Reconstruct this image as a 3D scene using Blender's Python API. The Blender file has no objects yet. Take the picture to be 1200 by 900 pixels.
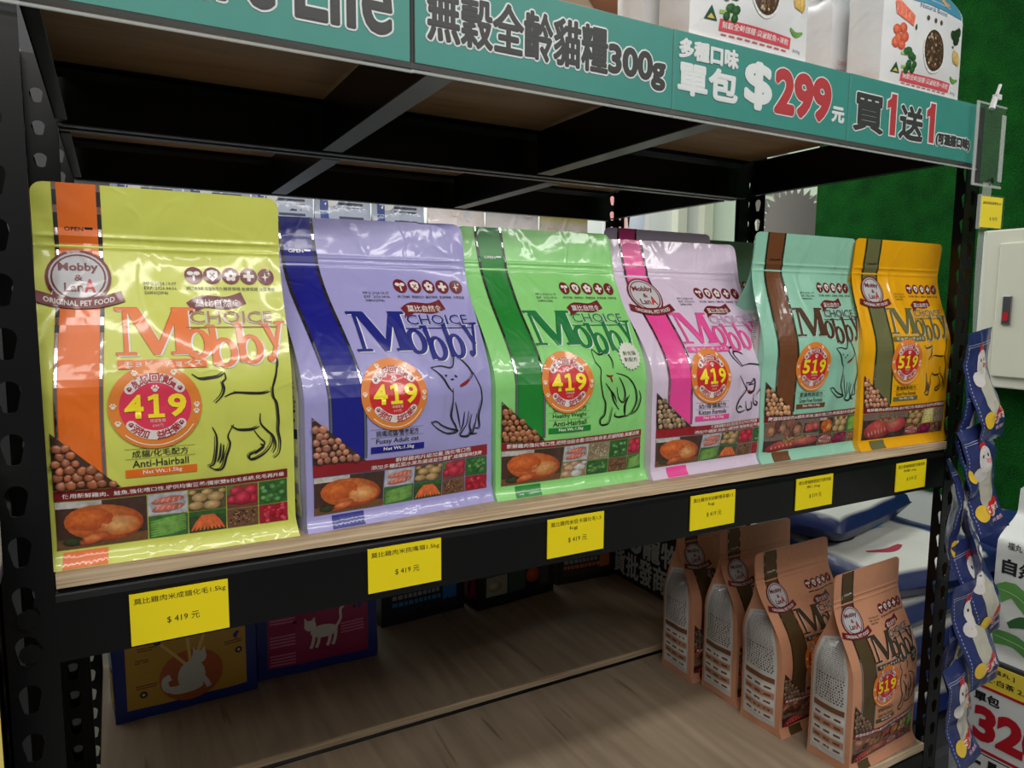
import bpy, bmesh, math, random
from mathutils import Vector, Matrix, noise
random.seed(7)
C = bpy.context.scene.collection
sc = bpy.context.scene
PI = math.pi
R = math.radians

def lin(c):
    return tuple(((x/255)/12.92 if x/255 <= .04045 else ((x/255+.055)/1.055)**2.4) for x in c[:3])

# ------------------------------------------------------------------ camera
def make_camera():
    yaw, pitch, roll = .5089, -.1106, .0071
    fw = Vector((math.sin(yaw)*math.cos(pitch), math.cos(yaw)*math.cos(pitch), math.sin(pitch)))
    rt = Vector((math.cos(yaw), -math.sin(yaw), 0)); up = rt.cross(fw)
    rt, up = rt*math.cos(roll)+up*math.sin(roll), up*math.cos(roll)-rt*math.sin(roll)
    cd = bpy.data.cameras.new('camera'); cam = bpy.data.objects.new('camera', cd); C.objects.link(cam)
    cd.sensor_width = 36; cd.lens = 836.84*36/1200; cd.clip_start = .02; cd.clip_end = 50
    m = Matrix((rt, up, -fw)).transposed().to_4x4(); m.translation = Vector((.0475, -.6158, .215))
    cam.matrix_world = m; sc.camera = cam
make_camera()
w = bpy.data.worlds.new('world'); sc.world = w; w.use_nodes = True
w.node_tree.nodes['Background'].inputs[0].default_value = (.93, .97, 1, 1)
w.node_tree.nodes['Background'].inputs[1].default_value = .14
def area(name, loc, rot, sx, sy, power, col=(1, .97, .93)):
    l = bpy.data.lights.new(name, 'AREA'); l.shape = 'RECTANGLE'; l.size = sx; l.size_y = sy; l.energy = power; l.color = col
    o = bpy.data.objects.new(name, l); o.location = loc; o.rotation_euler = rot; C.objects.link(o); return o
# ceiling strip lights of the shop aisle, and those over the space behind the racks
area('aisle_strip_light', (.2, -.95, 1.45), (R(28), 0, 0), 2.2, .12, 15.5)
area('aisle_strip_light', (1.5, -1.5, 1.5), (R(38), 0, R(15)), 2.0, .12, 16)
area('aisle_strip_light', (-.6, -1.8, 1.3), (R(48), 0, R(-10)), 1.6, .2, 12.5)
area('back_strip_light', (1.6, 2.4, 1.75), (0, 0, 0), 2.6, .5, 60, (.95, 1, .97))
area('back_strip_light', (0.5, .95, 1.7), (R(12), 0, 0), 1.8, .3, 22, (.97, 1, 1))
sc.view_settings.view_transform = 'Standard'; sc.view_settings.look = 'None'
sc.view_settings.gamma = 1; sc.view_settings.use_curve_mapping = False
sc.view_settings.exposure = 0.0
sc.cycles.use_denoising = True
sc.cycles.max_bounces = 8

# ------------------------------------------------------------------ materials
def principled(name, col=None, rough=.5, metal=0, coat=0, bump=None, attr=False, mottle=0, trans=0, alpha=1, spec=.5, sheen=0):
    m = bpy.data.materials.new(name); m.use_nodes = True; nt = m.node_tree; b = nt.nodes['Principled BSDF']
    tc = nt.nodes.new('ShaderNodeTexCoord')
    src = None
    if attr:
        a = nt.nodes.new('ShaderNodeAttribute'); a.attribute_name = 'Col'; src = a.outputs['Color']
    elif col is not None:
        b.inputs['Base Color'].default_value = (*lin(col), 1)
    if mottle:
        sc_, amt = mottle
        n = nt.nodes.new('ShaderNodeTexNoise'); n.inputs['Scale'].default_value = sc_; n.inputs['Detail'].default_value = 4
        nt.links.new(tc.outputs['Object'], n.inputs['Vector'])
        mr = nt.nodes.new('ShaderNodeMapRange'); mr.inputs[1].default_value = .25; mr.inputs[2].default_value = .75
        mr.inputs[3].default_value = 1-amt; mr.inputs[4].default_value = 1+amt
        nt.links.new(n.outputs[0], mr.inputs[0])
        mx = nt.nodes.new('ShaderNodeVectorMath'); mx.operation = 'SCALE'
        if src: nt.links.new(src, mx.inputs[0])
        else: mx.inputs[0].default_value = lin(col)
        nt.links.new(mr.outputs[0], mx.inputs['Scale']); nt.links.new(mx.outputs[0], b.inputs['Base Color'])
    elif src: nt.links.new(src, b.inputs['Base Color'])
    b.inputs['Roughness'].default_value = rough; b.inputs['Metallic'].default_value = metal
    b.inputs['Coat Weight'].default_value = coat; b.inputs['Coat Roughness'].default_value = .08
    b.inputs['Specular IOR Level'].default_value = spec
    b.inputs['Transmission Weight'].default_value = trans; b.inputs['Alpha'].default_value = alpha
    if bump:
        prev = None
        for (s, strength, dist, stretch) in bump:
            crease = s < 0; s = abs(s)
            n = nt.nodes.new('ShaderNodeTexNoise'); n.inputs['Scale'].default_value = s; n.inputs['Detail'].default_value = 1 if crease else 3
            n.inputs['Distortion'].default_value = .5
            mp = nt.nodes.new('ShaderNodeMapping'); mp.inputs['Scale'].default_value = stretch; mp.inputs['Rotation'].default_value = (0, .35 if crease else 0, 0)
            nt.links.new(tc.outputs['Object'], mp.inputs[0]); nt.links.new(mp.outputs[0], n.inputs['Vector'])
            out = n.outputs[0]
            if crease:   # folded ridges: 1 - |2n - 1|, sharpened
                a1 = nt.nodes.new('ShaderNodeMath'); a1.operation = 'MULTIPLY_ADD'; a1.inputs[1].default_value = 2; a1.inputs[2].default_value = -1
                a2 = nt.nodes.new('ShaderNodeMath'); a2.operation = 'ABSOLUTE'
                a3 = nt.nodes.new('ShaderNodeMapRange'); a3.interpolation_type = 'SMOOTHSTEP'; a3.inputs[1].default_value = 0; a3.inputs[2].default_value = .16; a3.inputs[3].default_value = 1; a3.inputs[4].default_value = 0
                nt.links.new(out, a1.inputs[0]); nt.links.new(a1.outputs[0], a2.inputs[0]); nt.links.new(a2.outputs[0], a3.inputs[0]); out = a3.outputs[0]
            bp = nt.nodes.new('ShaderNodeBump'); bp.inputs['Strength'].default_value = strength; bp.inputs['Distance'].default_value = dist
            nt.links.new(out, bp.inputs['Height'])
            if prev: nt.links.new(prev.outputs[0], bp.inputs['Normal'])
            prev = bp
        nt.links.new(prev.outputs[0], b.inputs['Normal'])
        if coat: nt.links.new(prev.outputs[0], b.inputs['Coat Normal'])
    return m
FILM_BUMP = [(16, .5, .0045, (1, 1, .8)), (-11, .55, .0012, (1, 1, .55)), (-27, .35, .0005, (1.2, 1, .7))]
FILM = principled('glossy_film', attr=True, rough=.36, coat=.5, bump=FILM_BUMP)
PHOTO = principled('printed_photo_film', attr=True, rough=.36, coat=.5, bump=FILM_BUMP, mottle=(240, .3))
FOIL = principled('silver_foil_line', (205, 205, 205), rough=.15, metal=1, bump=FILM_BUMP)
KIB = principled('kibble', attr=True, rough=.45, coat=.3, bump=[(500, .4, .001, (1, 1, 1))], mottle=(300, .2))
MATTE = principled('matte_film', attr=True, rough=.42, coat=.15, bump=[(22, .45, .005, (1, 1, 1))])
BOXP = principled('printed_sack', attr=True, rough=.38, coat=.15, bump=[(14, .4, .006, (1, 1, 1))])
PAPER = principled('printed_card', attr=True, rough=.35, coat=.2)
BLACK = principled('black_enamel_steel', (11, 11, 12), rough=.34, coat=.08, spec=.32, bump=[(900, .06, .0005, (1, 1, 1))])
GREYB = principled('grey_lip_steel', (92, 92, 90), rough=.4, coat=.1)
STEEL = principled('bare_steel', (150, 150, 150), rough=.3, metal=1)
TAG = principled('yellow_tag_card', (245, 222, 10), rough=.5, coat=.0)
INK = principled('black_ink', (20, 20, 20), rough=.5)
CREAM = principled('cream_enamel', (214, 214, 196), rough=.4)
WHITEW = principled('white_wall_paint', (214, 218, 212), rough=.7, mottle=(3, .04))
DARKFL = principled('pale_floor_tile', (176, 176, 172), rough=.35, mottle=(8, .06))

def clear_plastic(name, tint=(235, 240, 238), alpha=.2, rough=.12):
    m = bpy.data.materials.new(name); m.use_nodes = True; nt = m.node_tree
    b = nt.nodes['Principled BSDF']; b.inputs['Base Color'].default_value = (*lin(tint), 1)
    b.inputs['Roughness'].default_value = rough; b.inputs['Alpha'].default_value = alpha; b.inputs['Coat Weight'].default_value = .3
    return m
CLEAR = clear_plastic('clear_plastic', alpha=.025, rough=.06)
CLEARE = clear_plastic('clear_plastic_edge', alpha=.3)
CLIPP = clear_plastic('clear_strip', alpha=.3)

def wood(name, c1, c2, scale=(2, 26, 2), rough=.55, edge=False):
    m = bpy.data.materials.new(name); m.use_nodes = True; nt = m.node_tree; b = nt.nodes['Principled BSDF']
    tc = nt.nodes.new('ShaderNodeTexCoord'); mp = nt.nodes.new('ShaderNodeMapping'); mp.inputs['Scale'].default_value = scale
    nt.links.new(tc.outputs['Object'], mp.inputs[0])
    n = nt.nodes.new('ShaderNodeTexNoise'); n.inputs['Scale'].default_value = 1.6; n.inputs['Detail'].default_value = 6; n.inputs['Distortion'].default_value = .6
    nt.links.new(mp.outputs[0], n.inputs['Vector'])
    cr = nt.nodes.new('ShaderNodeValToRGB'); cr.color_ramp.elements[0].color = (*lin(c1), 1); cr.color_ramp.elements[1].color = (*lin(c2), 1)
    cr.color_ramp.elements[0].position = .3; cr.color_ramp.elements[1].position = .68
    nt.links.new(n.outputs[0], cr.inputs[0])
    n2 = nt.nodes.new('ShaderNodeTexNoise'); n2.inputs['Scale'].default_value = 3; n2.inputs['Detail'].default_value = 2
    nt.links.new(tc.outputs['Object'], n2.inputs['Vector'])
    # thin dark grain cracks
    mp3 = nt.nodes.new('ShaderNodeMapping'); mp3.inputs['Scale'].default_value = tuple(s*1.7 for s in scale)
    nt.links.new(tc.outputs['Object'], mp3.inputs[0])
    n3 = nt.nodes.new('ShaderNodeTexNoise'); n3.inputs['Scale'].default_value = 1.3; n3.inputs['Detail'].default_value = 1
    nt.links.new(mp3.outputs[0], n3.inputs['Vector'])
    r3 = nt.nodes.new('ShaderNodeMapRange'); r3.inputs[1].default_value = .70; r3.inputs[2].default_value = .76; r3.inputs[3].default_value = 1; r3.inputs[4].default_value = .55
    nt.links.new(n3.outputs[0], r3.inputs[0])
    mx = nt.nodes.new('ShaderNodeVectorMath'); mx.operation = 'SCALE'
    mr = nt.nodes.new('ShaderNodeMapRange'); mr.inputs[1].default_value = .3; mr.inputs[2].default_value = .7; mr.inputs[3].default_value = .86; mr.inputs[4].default_value = 1.1
    nt.links.new(n2.outputs[0], mr.inputs[0]); 
    mm = nt.nodes.new('ShaderNodeMath'); mm.operation = 'MULTIPLY'; nt.links.new(mr.outputs[0], mm.inputs[0]); nt.links.new(r3.outputs[0], mm.inputs[1])
    nt.links.new(cr.outputs[0], mx.inputs[0]); nt.links.new(mm.outputs[0], mx.inputs['Scale'])
    nt.links.new(mx.outputs[0], b.inputs['Base Color'])
    b.inputs['Roughness'].default_value = rough
    return m
PLY = wood('plywood', (150, 130, 108), (176, 156, 132), (26, 2, 2))
PLYE = wood('plywood_edge', (160, 132, 100), (232, 208, 174), (3, 40, 260))
PLYD = wood('plywood_underside', (176, 138, 100), (200, 162, 122), (3, 26, 2))

def turf_mat():
    m = principled('artificial_turf', (10, 64, 18), rough=.9)
    nt = m.node_tree; b = nt.nodes['Principled BSDF']; tc = nt.nodes.new('ShaderNodeTexCoord')
    n = nt.nodes.new('ShaderNodeTexNoise'); n.inputs['Scale'].default_value = 240; n.inputs['Detail'].default_value = 3
    n2 = nt.nodes.new('ShaderNodeTexNoise'); n2.inputs['Scale'].default_value = 14; n2.inputs['Detail'].default_value = 3
    nt.links.new(tc.outputs['Object'], n.inputs['Vector']); nt.links.new(tc.outputs['Object'], n2.inputs['Vector'])
    ad = nt.nodes.new('ShaderNodeMath'); ad.operation = 'MULTIPLY_ADD'; ad.inputs[1].default_value = .55
    nt.links.new(n.outputs[0], ad.inputs[0])
    m2 = nt.nodes.new('ShaderNodeMath'); m2.operation = 'MULTIPLY'; m2.inputs[1].default_value = .45; nt.links.new(n2.outputs[0], m2.inputs[0]); nt.links.new(m2.outputs[0], ad.inputs[2])
    cr = nt.nodes.new('ShaderNodeValToRGB'); cr.color_ramp.elements[0].color = (*lin((4, 48, 12)), 1); cr.color_ramp.elements[1].color = (*lin((20, 92, 28)), 1)
    cr.color_ramp.elements[0].position = .35; cr.color_ramp.elements[1].position = .68
    nt.links.new(ad.outputs[0], cr.inputs[0]); nt.links.new(cr.outputs[0], b.inputs['Base Color'])
    bp = nt.nodes.new('ShaderNodeBump'); bp.inputs['Strength'].default_value = .8; bp.inputs['Distance'].default_value = .004
    nt.links.new(n.outputs[0], bp.inputs['Height']); nt.links.new(bp.outputs[0], b.inputs['Normal'])
    b.inputs['Specular IOR Level'].default_value = .1
    return m
TURF = turf_mat()
def emit(name, col, s):
    m = bpy.data.materials.new(name); m.use_nodes = True; b = m.node_tree.nodes['Principled BSDF']
    b.inputs['Base Color'].default_value = (*lin(col), 1); b.inputs['Emission Color'].default_value = (*lin(col), 1); b.inputs['Emission Strength'].default_value = s
    return m

# ------------------------------------------------------------------ mesh builder
class MB:
    def __init__(s): s.v = []; s.f = []; s.c = []; s.smooth = False
    def add(s, vs, fs, col=None):
        n = len(s.v); s.v += [tuple(p) for p in vs]; s.f += [tuple(i+n for i in f) for f in fs]
        if col is None: col = (200, 200, 200)
        if len(col) == len(vs) and not isinstance(col[0], (int, float)): s.c += [lin(c) for c in col]
        else: s.c += [lin(col)]*len(vs)
        return s
    def box(s, a, b, col=None):
        x0, y0, z0 = a; x1, y1, z1 = b
        return s.add([(x0, y0, z0), (x1, y0, z0), (x1, y1, z0), (x0, y1, z0), (x0, y0, z1), (x1, y0, z1), (x1, y1, z1), (x0, y1, z1)],
              [(0, 3, 2, 1), (4, 5, 6, 7), (0, 1, 5, 4), (1, 2, 6, 5), (2, 3, 7, 6), (3, 0, 4, 7)], col)
    def tube(s, pts, r, col=None, n=8):
        vs = []; fs = []
        for i, p in enumerate(pts):
            p = Vector(p); d = (Vector(pts[min(i+1, len(pts)-1)])-Vector(pts[max(i-1, 0)])).normalized()
            a = d.cross(Vector((0.13, .31, .94))).normalized(); b = d.cross(a)
            for k in range(n):
                t = 2*PI*k/n; vs.append(p+(a*math.cos(t)+b*math.sin(t))*r)
        for i in range(len(pts)-1):
            for k in range(n): fs.append((i*n+k, i*n+(k+1) % n, (i+1)*n+(k+1) % n, (i+1)*n+k))
        fs.append(tuple(range(n))[::-1]); fs.append(tuple(range((len(pts)-1)*n, len(pts)*n)))
        return s.add(vs, fs, col)
    def grid(s, fn, nu, nv, col=None, flip=False):
        us = [i/nu for i in range(nu+1)] if isinstance(nu, int) else nu
        vs_ = [j/nv for j in range(nv+1)] if isinstance(nv, int) else nv
        P = []; Cc = []
        for v in vs_:
            for u in us:
                P.append(fn(u, v))
                if callable(col): Cc.append(col(u, v))
        n = len(us); F = []
        for j in range(len(vs_)-1):
            for i in range(n-1):
                q = (j*n+i, j*n+i+1, (j+1)*n+i+1, (j+1)*n+i)
                F.append(q[::-1] if flip else q)
        return s.add(P, F, Cc if callable(col) else col)
    def build(s, name, mat, parent=None, smooth=False, bevel=0, kind=None):
        me = bpy.data.meshes.new(name); me.from_pydata(s.v, [], s.f); me.update()
        a = me.color_attributes.new('Col', 'FLOAT_COLOR', 'POINT')
        flat = []
        for c in s.c: flat += [c[0], c[1], c[2], 1]
        a.data.foreach_set('color', flat)
        if smooth: me.polygons.foreach_set('use_smooth', [True]*len(me.polygons))
        me.materials.append(mat)
        o = bpy.data.objects.new(name, me); C.objects.link(o)
        if parent: o.parent = parent
        if bevel:
            md = o.modifiers.new('bevel', 'BEVEL'); md.width = bevel; md.segments = 2; md.limit_method = 'ANGLE'
        if kind: o['kind'] = kind
        return o
def thing(name, label, cat, loc=(0, 0, 0), rz=0, group=None):
    o = bpy.data.objects.new(name, None); o.empty_display_size = .05; C.objects.link(o); o.location = loc; o.rotation_euler = (0, 0, rz)
    tag(o, label, cat, group); return o
def tag(o, label, cat, group=None):
    o['label'] = label; o['category'] = cat
    if group: o['group'] = group
    return o
def struct(o): o['kind'] = 'structure'; return o

# ------------------------------------------------------------------ 2D shapes: (verts2d, faces)
TC = {}
def text(s, size=1.0, bold=0.0, res=2, sx=1.0, sheer=0.0, align='L'):
    """text outline filled as a flat mesh; size = em height; returns verts, faces, width"""
    k = (s, round(bold, 4), res, sheer)
    if k not in TC:
        cu = bpy.data.curves.new('t', 'FONT'); cu.body = s; cu.size = 1; cu.offset = bold; cu.resolution_u = res; cu.shear = sheer
        ob = bpy.data.objects.new('t', cu); me = ob.to_mesh()
        V = [(v.co.x, v.co.y) for v in me.vertices]; F = [tuple(p.vertices) for p in me.polygons]
        ob.to_mesh_clear(); bpy.data.objects.remove(ob); bpy.data.curves.remove(cu)
        x0 = min(v[0] for v in V); x1 = max(v[0] for v in V)
        TC[k] = ([(x-x0, y) for x, y in V], F, x1-x0)
    V, F, w_ = TC[k]
    off = {'L': 0, 'C': -w_*size*sx/2, 'R': -w_*size*sx}[align]
    return [(x*size*sx+off, y*size) for x, y in V], F, w_*size*sx
def fit_text(s, x0, x1, z, h, bold=0.0, res=2, sheer=0.0):
    """text fitted into width x0..x1, cap height h, baseline z"""
    V, F, w_ = text(s, 1, bold, res, 1, sheer)
    y0 = min(v[1] for v in V); y1 = max(v[1] for v in V)
    k = h/(y1-y0)
    return [(x0+x*(x1-x0)/w_, z+(y-y0)*k) for x, y in V], F
def disc(cx, cz, rx, rz=None, n=24, rings=1, r0=0, a0=0, a1=2*PI):
    rz = rx if rz is None else rz
    full = abs(a1-a0-2*PI) < 1e-6
    V = []; F = []
    m = n if full else n+1
    for j in range(rings+1):
        t = r0+(1-r0)*j/rings
        for i in range(m):
            a = a0+(a1-a0)*i/n; V.append((cx+rx*t*math.cos(a), cz+rz*t*math.sin(a)))
    for j in range(rings):
        for i in range(n if full else n):
            i2 = (i+1) % m
            if j == 0 and r0 == 0: F.append((0, m+i, m+i2))
            else: F.append((j*m+i, (j+1)*m+i, (j+1)*m+i2, j*m+i2))
    return V, F
def rect(x0, z0, x1, z1, nx=1, nz=1):
    V = [(x0+(x1-x0)*i/nx, z0+(z1-z0)*j/nz) for j in range(nz+1) for i in range(nx+1)]
    F = [(j*(nx+1)+i, j*(nx+1)+i+1, (j+1)*(nx+1)+i+1, (j+1)*(nx+1)+i) for j in range(nz) for i in range(nx)]
    return V, F
def poly(pts): return list(pts), [tuple(range(len(pts)))]
def catmull(pts, k=4):
    out = []
    P = [pts[0]]+list(pts)+[pts[-1]]
    for i in range(1, len(P)-2):
        for j in range(k):
            t = j/k; a, b, c, d = P[i-1], P[i], P[i+1], P[i+2]
            out.append(tuple(.5*((2*b[q])+(-a[q]+c[q])*t+(2*a[q]-5*b[q]+4*c[q]-d[q])*t*t+(-a[q]+3*b[q]-3*c[q]+d[q])*t**3) for q in (0, 1)))
    out.append(tuple(pts[-1])); return out
def digit1(a, b, z, h, g=0):
    w_ = b-a
    return [poly([(a+w_*.38-g, z-g), (a+w_*1.0+g, z-g), (a+w_*1.0+g, z+h+g), (a+w_*.45-g, z+h+g), (a+w_*.40-g, z+h*.90), (a-g, z+h*.80+g), (a-g, z+h*.62-g), (a+w_*.38-g, z+h*.68-g)])]
def stroke(pts, w0, w1=None, taper=True, k=4):
    P = catmull(pts, k); n = len(P); V = []; F = []
    for i, p in enumerate(P):
        a = P[max(i-1, 0)]; b = P[min(i+1, n-1)]; dx, dz = b[0]-a[0], b[1]-a[1]; l = math.hypot(dx, dz) or 1
        t = i/(n-1); ww = w0*(.35+.65*math.sin(PI*min(max(t, .03), .97))) if taper else w0
        V += [(p[0]-dz/l*ww/2, p[1]+dx/l*ww/2), (p[0]+dz/l*ww/2, p[1]-dx/l*ww/2)]
    for i in range(n-1): F.append((2*i, 2*i+1, 2*i+3, 2*i+2))
    return V, F
def xf(sh, dx=0, dz=0, s=1, rot=0, sx=None):
    V, F = sh[:2]; c, si = math.cos(rot), math.sin(rot); sx = s if sx is None else sx
    return [(dx+x*sx*c-z*s*si, dz+x*sx*si+z*s*c) for x, z in V], F
def paw(cx, cz, r):
    out = [disc(cx, cz-r*.25, r*.55, r*.45, 10)]
    for a, d in ((150, .85), (110, 1), (70, 1), (30, .85)):
        out.append(disc(cx+d*r*.85*math.cos(R(a)), cz+d*r*.75*math.sin(R(a))-.1*r, r*.22, r*.3, 8))
    return out
def serifM():
    return [poly(p) for p in [
        [(0, 1), (.3, 1), (.3, .95), (.22, .92), (.22, .08), (.3, .05), (.3, 0), (0, 0), (0, .05), (.1, .08), (.1, .92), (0, .95)][::-1]]]
def glyph_M():
    q = [[(.0, .0), (.26, .0), (.26, .05), (.0, .05)], [(.10, .04), (.155, .04), (.155, .93), (.10, .93)], [(.0, .94), (.30, .94), (.30, 1), (.0, 1)],
         [(.13, .98), (.31, .98), (.60, .14), (.47, .0)], [(.47, .0), (.55, .0), (.86, .98), (.76, .98)],
         [(.70, .0), (1.06, .0), (1.06, .05), (.70, .05)], [(.76, .04), (.96, .04), (.96, .98), (.76, .98)], [(.74, .94), (1.04, .94), (1.04, 1), (.74, 1)]]
    return [poly(p) for p in q]
def glyph_o(cx=.0):
    V = []; F = []; n = 20
    for i in range(n):
        a = 2*PI*i/n; V += [(.36+.36*math.cos(a), .33+.35*math.sin(a)), (.36+.17*math.cos(a-.15), .33+.27*math.sin(a-.15))]
    for i in range(n): j = (i+1) % n; F.append((2*i, 2*j, 2*j+1, 2*i+1))
    return [(V, F)]
def glyph_b():
    return glyph_o()+[poly([(.0, .05), (.17, .05), (.17, 1), (.0, 1)]), poly([(-.1, .94), (.17, .94), (.17, 1), (-.1, 1)])]
def glyph_y():
    q = [[(-.04, .68), (.26, .68), (.26, .63), (-.04, .63)], [(.02, .66), (.21, .66), (.48, .06), (.36, -.02)], [(.44, .68), (.78, .68), (.78, .63), (.44, .63)],
         [(.56, .66), (.66, .66), (.32, -.28), (.22, -.22)]]
    return [poly(p) for p in q]+[disc(.18, -.24, .11, .09, 12)]

CAT_WALK = ((440, 0, 1160, 690), [[(450, 95), (510, 125), (590, 122), (650, 115), (690, 95)], [(690, 95), (695, 130), (670, 150), (680, 190), (660, 230), (610, 268)],
    [(680, 235), (760, 215), (880, 225), (980, 230), (1035, 222)], [(1100, 5), (1115, 50), (1085, 130), (1060, 200), (1065, 260), (1090, 300), (1100, 400), (1095, 470), (1110, 540), (1095, 610), (1050, 635)],
    [(720, 410), (780, 440), (880, 445), (940, 430)], [(740, 405), (695, 470), (710, 520), (680, 590), (650, 660), (600, 670), (550, 645)], [(580, 410), (610, 470), (605, 560), (585, 630), (550, 640)],
    [(640, 510), (630, 580), (610, 620)], [(660, 520), (650, 590), (625, 630)], [(895, 450), (940, 500), (980, 540), (920, 580), (860, 600), (860, 625), (900, 630), (980, 600), (1035, 550), (1045, 500)], [(945, 540), (970, 560), (900, 600)],
    [(950, 350), (950, 410), (1000, 460), (1050, 500), (1070, 560), (1045, 605)], [(1110, 20), (1095, 110), (1068, 190)]], [])
CAT_SIT = ((760, -75, 1035, 410), [[(785, -10), (830, -15), (880, -5), (905, -67), (950, -15), (972, 40), (950, 75)], [(785, -10), (815, 25), (835, 60), (855, 110), (868, 130)], [(840, 35), (850, 40)], [(885, 40), (897, 50)], [(865, 60), (880, 62)],
    [(870, 110), (868, 200), (862, 270), (885, 330), (890, 360)], [(880, 190), (895, 270), (905, 340)], [(975, 30), (1005, 120), (1012, 200), (995, 280), (998, 350), (975, 355)],
    [(945, 250), (935, 320), (918, 355), (905, 385), (940, 395), (955, 370), (950, 330), (960, 270)], [(985, 270), (975, 330), (965, 370), (955, 385), (985, 385)], [(770, 290), (800, 330), (850, 365), (895, 355), (850, 335), (815, 310), (795, 288), (772, 292)], [(925, 250), (918, 320), (905, 360)]],
    [[(905, 105), (930, 92), (955, 72)], [(905, 98), (930, 85), (955, 68)]])
CAT_BACK = ((745, -15, 1095, 475), [[(755, 0), (760, 60), (790, 110), (780, 180), (800, 280), (820, 330), (815, 400), (785, 430), (790, 465), (840, 460), (860, 400), (870, 360)], [(755, 0), (765, -12), (800, 20), (850, 5), (860, 0), (885, 60), (880, 110)],
    [(900, 140), (980, 170), (1040, 240), (1055, 330), (1020, 400), (985, 425)], [(815, 200), (860, 260), (880, 320), (920, 380)], [(890, 395), (885, 415), (920, 428), (985, 425)], [(1000, 290), (970, 350), (965, 415)], [(985, 300), (960, 360), (960, 420)],
    [(900, 230), (915, 300), (950, 335), (970, 300), (960, 240), (920, 170)], [(1070, 265), (1085, 320), (1060, 390), (1010, 418)], [(835, 230), (880, 280), (900, 330)]], [[(822, 148), (850, 158), (872, 152)], [(850, 158), (862, 195)]])
CAT_PLAY = ((820, -40, 1100, 470), [[(895, 105), (850, 40), (838, -15), (870, -35), (925, 18)], [(905, 100), (870, 40), (862, 5), (885, -5), (925, 18)], [(895, 105), (960, 92), (1040, 108), (1082, 160), (1088, 230)], [(1058, 140), (1078, 170), (1088, 215)],
    [(880, 170), (915, 240), (930, 290), (885, 350), (860, 400), (862, 440), (890, 455), (925, 442)], [(932, 235), (938, 290), (955, 315), (985, 300), (995, 250), (990, 208), (968, 235), (932, 235)], [(945, 250), (985, 245)],
    [(925, 370), (930, 420), (945, 445), (975, 430), (970, 380)], [(985, 320), (985, 390), (1010, 415), (1018, 395), (1000, 380)], [(1005, 330), (1030, 300), (1060, 280), (1055, 330), (1050, 380)], [(900, 420), (880, 405), (870, 425)]], [[(945, 290), (960, 303), (980, 298)]])

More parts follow.
